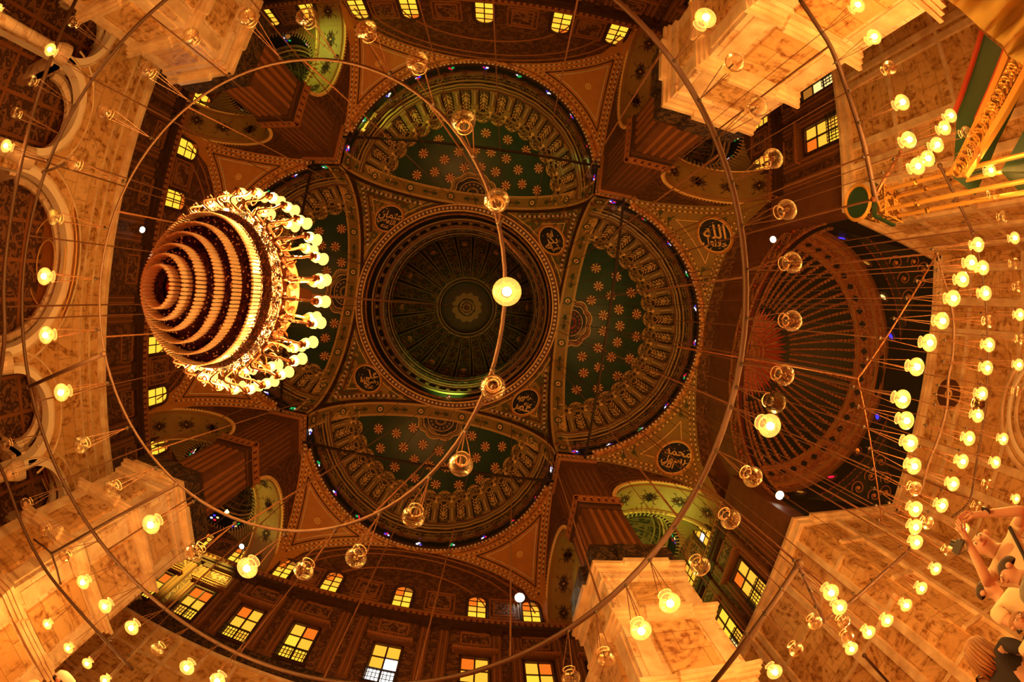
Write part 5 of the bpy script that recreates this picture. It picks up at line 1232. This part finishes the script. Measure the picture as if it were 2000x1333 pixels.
# orange cloth hanging close by
edge = [(1846, -40), (1851, 0), (1874, 17), (1914, 54), (1936, 71), (1959, 88), (1968, 108), (1999, 128), (2060, 170)]
rows = []
for j in range(9):
    t = j / 8; row = []
    for i in range(25):
        s_ = i / 24 * (len(edge) - 1); a_ = int(min(s_, len(edge) - 2)); f = s_ - a_; u = edge[a_][0] + (edge[a_ + 1][0] - edge[a_][0]) * f; v = edge[a_][1] + (edge[a_ + 1][1] - edge[a_][1]) * f
        u2, v2 = u + 170 * t, v - 150 * t; P = at_dist(u2, v2, 2.6 + .10 * sin(i * 1.1 + j * .5) + .3 * t); row.append(P)
    rows.append(row)
m = MB().use('orange_cloth'); m.grid(rows); m.grid([[p + Vector((.02, -.02, 0)) for p in r_] for r_ in rows]); m.grid([rows[0], [p + Vector((.02, -.02, 0)) for p in rows[0]]])
o = m.build('hanging_cloth', smooth=True); tag(o, 'folded orange cloth hanging close by, beside the green pulpit', 'cloth')

# ------------------------------------------------------------------ visitors
def skinned(name, matn, verts, edges, parent, sub=2):
    import bmesh
    me = D.meshes.new(name); bm = bmesh.new(); lay = bm.verts.layers.skin.verify(); vs = []
    for i, (p, r) in enumerate(verts):
        v = bm.verts.new(p); rr = r if isinstance(r, tuple) else (r, r); v[lay].radius = rr; v[lay].use_root = (i == 0); vs.append(v)
    for a_, b_ in edges: bm.edges.new((vs[a_], vs[b_]))
    bm.to_mesh(me); bm.free(); me.materials.append(MATS[matn])
    o = D.objects.new(name, me); COL.objects.link(o); o.parent = parent
    s_ = o.modifiers.new('Skin', 'SKIN'); s_.use_smooth_shade = True; s_.branch_smoothing = .3
    q = o.modifiers.new('Sub', 'SUBSURF'); q.levels = sub; q.render_levels = sub
    return o
def hand(vs, es, wi, w, d, side):
    """palm and five fingers from wrist index wi at w, pointing along d; side = thumb direction"""
    w, d, side = Vector(w), Vector(d).normalized(), Vector(side).normalized(); n_ = d.cross(side)
    palm = len(vs); vs.append((w + d * .05, (.032, .02))); es.append((wi, palm)); k2 = len(vs); vs.append((w + d * .085, (.036, .018))); es.append((palm, k2))
    for i, (o_, l_) in enumerate(((.03, .065), (.011, .075), (-.009, .07), (-.028, .055))):
        b_ = len(vs); vs.append((w + d * .10 + side * o_, .010)); vs.append((w + d * (.10 + l_ * .55) + side * o_ + n_ * .012, .009)); vs.append((w + d * (.10 + l_ * .85) + side * o_ + n_ * .034, .008)); es += [(k2, b_), (b_, b_ + 1), (b_ + 1, b_ + 2)]
    b_ = len(vs); vs.append((w + d * .055 + side * .045, .011)); vs.append((w + d * .085 + side * .065 + n_ * .015, .010)); es += [(palm, b_), (b_, b_ + 1)]
def person(label, u, v, dist, yaw, shirt, trousers, hair, arms, hairlen=0, sleeve=.5, extra=None, bend=0.0, head_turn=0.0):
    P = at_dist(u, v, dist); S = (P.z - .02 - FLOOR) / 1.63
    t = thing('person', label, 'person', (P.x, P.y, FLOOR), yaw, 'visitors beneath the lamps'); t.scale = (S, S, S)
    vs = [((0, 0, .95), (.14, .11)), ((0, 0, 1.15), (.15, .10)), ((0, 0, 1.36), (.17, .11)), ((0, 0, 1.46), (.09, .07)), ((.01, 0, 1.52), .052), ((.03, 0, 1.565), .068), ((.015, 0, 1.64), (.078, .09)), ((0, 0, 1.705), .062)]
    es = [(0, 1), (1, 2), (2, 3), (3, 4), (4, 5), (5, 6), (6, 7)]
    tr, te = [((0, 0, .96), (.16, .125)), ((0, 0, .9), (.17, .12))], [(0, 1)]
    for s in (-1, 1):
        b_ = len(vs); vs += [((0, s * .1, .86), .085), ((.02, s * .1, .5), .056), ((0, s * .1, .09), .04), ((.15, s * .11, .045), .035)]; es += [(0, b_), (b_, b_ + 1), (b_ + 1, b_ + 2), (b_ + 2, b_ + 3)]
        c_ = len(tr); tr += [((0, s * .1, .84), .1), ((.02, s * .1, .5), .075), ((0, s * .1, .12), .06)]; te += [(1, c_), (c_, c_ + 1), (c_ + 1, c_ + 2)]
    sh, she = [((0, 0, .9), (.175, .135)), ((0, 0, 1.15), (.17, .125)), ((0, 0, 1.37), (.185, .125)), ((0, 0, 1.45), (.1, .085))], [(0, 1), (1, 2), (2, 3)]
    for s, (el_, wr) in zip((-1, 1), arms):
        b_ = len(vs); shd_ = Vector((0, s * .19, 1.41)); el_, wr = Vector(el_), Vector(wr)
        vs += [(shd_, .058), (el_, .042), (wr, .028)]; es += [(2, b_), (b_, b_ + 1), (b_ + 1, b_ + 2)]
        hand(vs, es, b_ + 2, wr, wr - el_, Vector((0, -s, .3)))
        c_ = len(sh); sh += [(shd_, .075), (shd_.lerp(el_, sleeve), .062)]; she += [(2, c_), (c_, c_ + 1)]
        if sleeve > .9: sh.append((el_.lerp(wr, .85), .045)); she.append((c_ + 1, c_ + 2))
    skinned('body', 'skin', vs, es, t); skinned('shirt', shirt, sh, she, t); skinned('trousers', trousers, tr, te, t)
    m = MB().use('skin'); m.tube([(.085, 0, 1.655), (.118, 0, 1.615), (.1, 0, 1.605)], [.01, .017, .008], 6); m.build('nose', t, smooth=True)
    for s in (-1, 1):
        m = MB().use('white_paint'); m.ball((.083, s * .034, 1.648), .013, 8, 5); m.use('hair_dark'); m.ball((.092, s * .034, 1.648), .0065, 6, 4); m.tube([(.088, s * .018, 1.672), (.09, s * .035, 1.677), (.08, s * .055, 1.67)], .004, 4); m.build('eye', t)
        m = MB().use('skin'); m.ball((.01, s * .085, 1.635), .026, 8, 5, 1.3); m.build('ear', t, smooth=True)
    m = MB().use('lip'); m.tube([(.082, -.026, 1.578), (.094, 0, 1.58), (.082, .026, 1.578)], .007, 5); m.build('mouth', t)
    if hair:
        m = MB().use(hair); rows = []
        for i in range(9):
            ph = pi * .5 * i / 8 * 1.18; rows.append([(-.012 + .098 * sin(ph) * cos(a_) * (1 if cos(a_) < 0 else .86), .09 * sin(ph) * sin(a_), 1.655 + .1 * cos(ph)) for a_ in frange(0, 2 * pi, 20)[:-1]])
        m.grid(rows, True)
        if hairlen:
            for i in range(46):
                a_ = pi * .42 + pi * 1.16 * i / 45; r_ = .092 + .012 * sin(i * 2.1); x_, y_ = -.012 + r_ * cos(a_), r_ * sin(a_)
                m.tube([(x_, y_, 1.68), (x_ * 1.15 - .01, y_ * 1.12, 1.58), (x_ * 1.2 - .02, y_ * 1.25 + .012 * sin(i), 1.58 - hairlen * .5), (x_ * 1.05 - .03, y_ * 1.15 + .02 * sin(i * 1.7), 1.56 - hairlen)], [.014, .016, .014, .004], 5)
        m.build('hair', t, smooth=True)
    if extra: extra(t, m)
    return t
def cam_prop(P, q=0.0):
    t = thing('photo_camera', 'small black camera held up by the man in the cream shirt', 'camera', P, q); m = MB().use('plastic_black'); m.box((-.04, -.075, -.05), (.04, .075, .05)); m.build('body', t)
    m = MB().use('plastic_black'); m.lathe([(.038, 0), (.04, .07), (.03, .075), (.028, .03), (.005, .03)], 14); o = m.build('lens', t); o.rotation_euler = (0, pi / 2 * .0, 0); o.location = (0, 0, .05)
    m = MB().use('cloth_black'); m.tube([(0, -.075, .02), (.02, -.09, -.04), (.05, 0, -.12), (.02, .09, -.04), (0, .075, .02)], .004, 4); m.build('strap', t)
def straps(pts, nm='bag_strap'):
    def f(t, m_):
        m = MB().use('cloth_black'); m.tube([(.0 + .132 * a_, b_, c_) for a_, b_, c_ in pts], .014, 5); m.build(nm, t)
    return f
def watch(t, m_):
    m = MB().use('plastic_black'); m.tube([(.33 + .036 * cos(a_), .13, 1.62 + .036 * sin(a_)) for a_ in frange(0, 2 * pi, 12)[:-1]], .01, 4, closed=True); m.build('wrist_watch', t); straps([(.9, .16, 1.44), (1.1, .02, 1.2), (1, -.14, 1.0)])(t, m_)
yaw_to = lambda u, v: atan2(CY - at_dist(u, v, 3).y, CX - at_dist(u, v, 3).x)
person('bald person in a cream shirt photographing the ceiling with raised arms', 1912, 1062, 3.9, yaw_to(1912, 1062) + .25, 'cloth_cream', 'cloth_blue', None,
       [((.22, -.24, 1.36), (.30, -.09, 1.66)), ((.24, .26, 1.36), (.30, .10, 1.66))], sleeve=.55, extra=watch)
Pc = at_dist(1872, 1068, 3.5); cam_prop((Pc.x, Pc.y, Pc.z))
D.objects['photo_camera'].scale = (.65, .65, .65)
person('dark-haired man in a grey striped shirt looking down, in front of the photographer', 1966, 1112, 3.3, yaw_to(1966, 1112) - 1.1, 'cloth_grey', 'cloth_black', 'hair_dark',
       [((.06, -.25, 1.12), (.22, -.16, 1.0)), ((.06, .25, 1.12), (.2, .2, .92))], sleeve=.6)
person('person in a cream shirt with a black shoulder strap, behind the striped shirt', 1926, 1150, 4.5, yaw_to(1926, 1150) + .9, 'cloth_cream', 'cloth_blue', 'hair_dark',
       [((.04, -.24, 1.14), (.2, -.1, 1.05)), ((.04, .25, 1.12), (.1, .24, .9))], sleeve=.6, extra=straps([(.6, .2, 1.45), (1.15, .05, 1.25), (1, -.16, 1.0), (-.9, -.1, 1.1), (-1.1, .05, 1.3), (.2, .2, 1.46)]))
person('young person with reddish hair near the frame edge', 1985, 1212, 3.2, yaw_to(1985, 1212) + .4, 'cloth_cream', 'cloth_blue', 'hair_brown',
       [((.04, -.24, 1.14), (.2, -.2, 1.0)), ((.04, .25, 1.12), (.2, .22, 1.0))], sleeve=.4)
person('woman with long light brown hair in a black top, seen from behind', 1903, 1262, 3.3, yaw_to(1903, 1262) + 2.4, 'cloth_black', 'cloth_black', 'hair_brown',
       [((.02, -.26, 1.14), (.16, -.3, 1.26)), ((.02, .25, 1.12), (.2, .16, 1.1))], hairlen=.26, sleeve=.95, extra=straps([(.9, .1, 1.46), (1.05, .0, 1.3), (1, -.1, 1.46)], 'necklace'))
def cap_(t, m_):
    m = MB().use('white_paint'); m.lathe([(.01, .125), (.06, .12), (.098, .08), (.105, .0), (.1, -.01)], 20, (0, 0, 1.66)); m.build('cap', t, smooth=True)
person('person in a white cap at the far edge near the south-west pier', 122, 1338, 4.2, 0.0, 'cloth_cream', 'cloth_blue', 'hair_dark',
       [((.04, -.24, 1.14), (.2, -.1, 1.05)), ((.04, .25, 1.12), (.2, .2, 1.0))], extra=cap_)
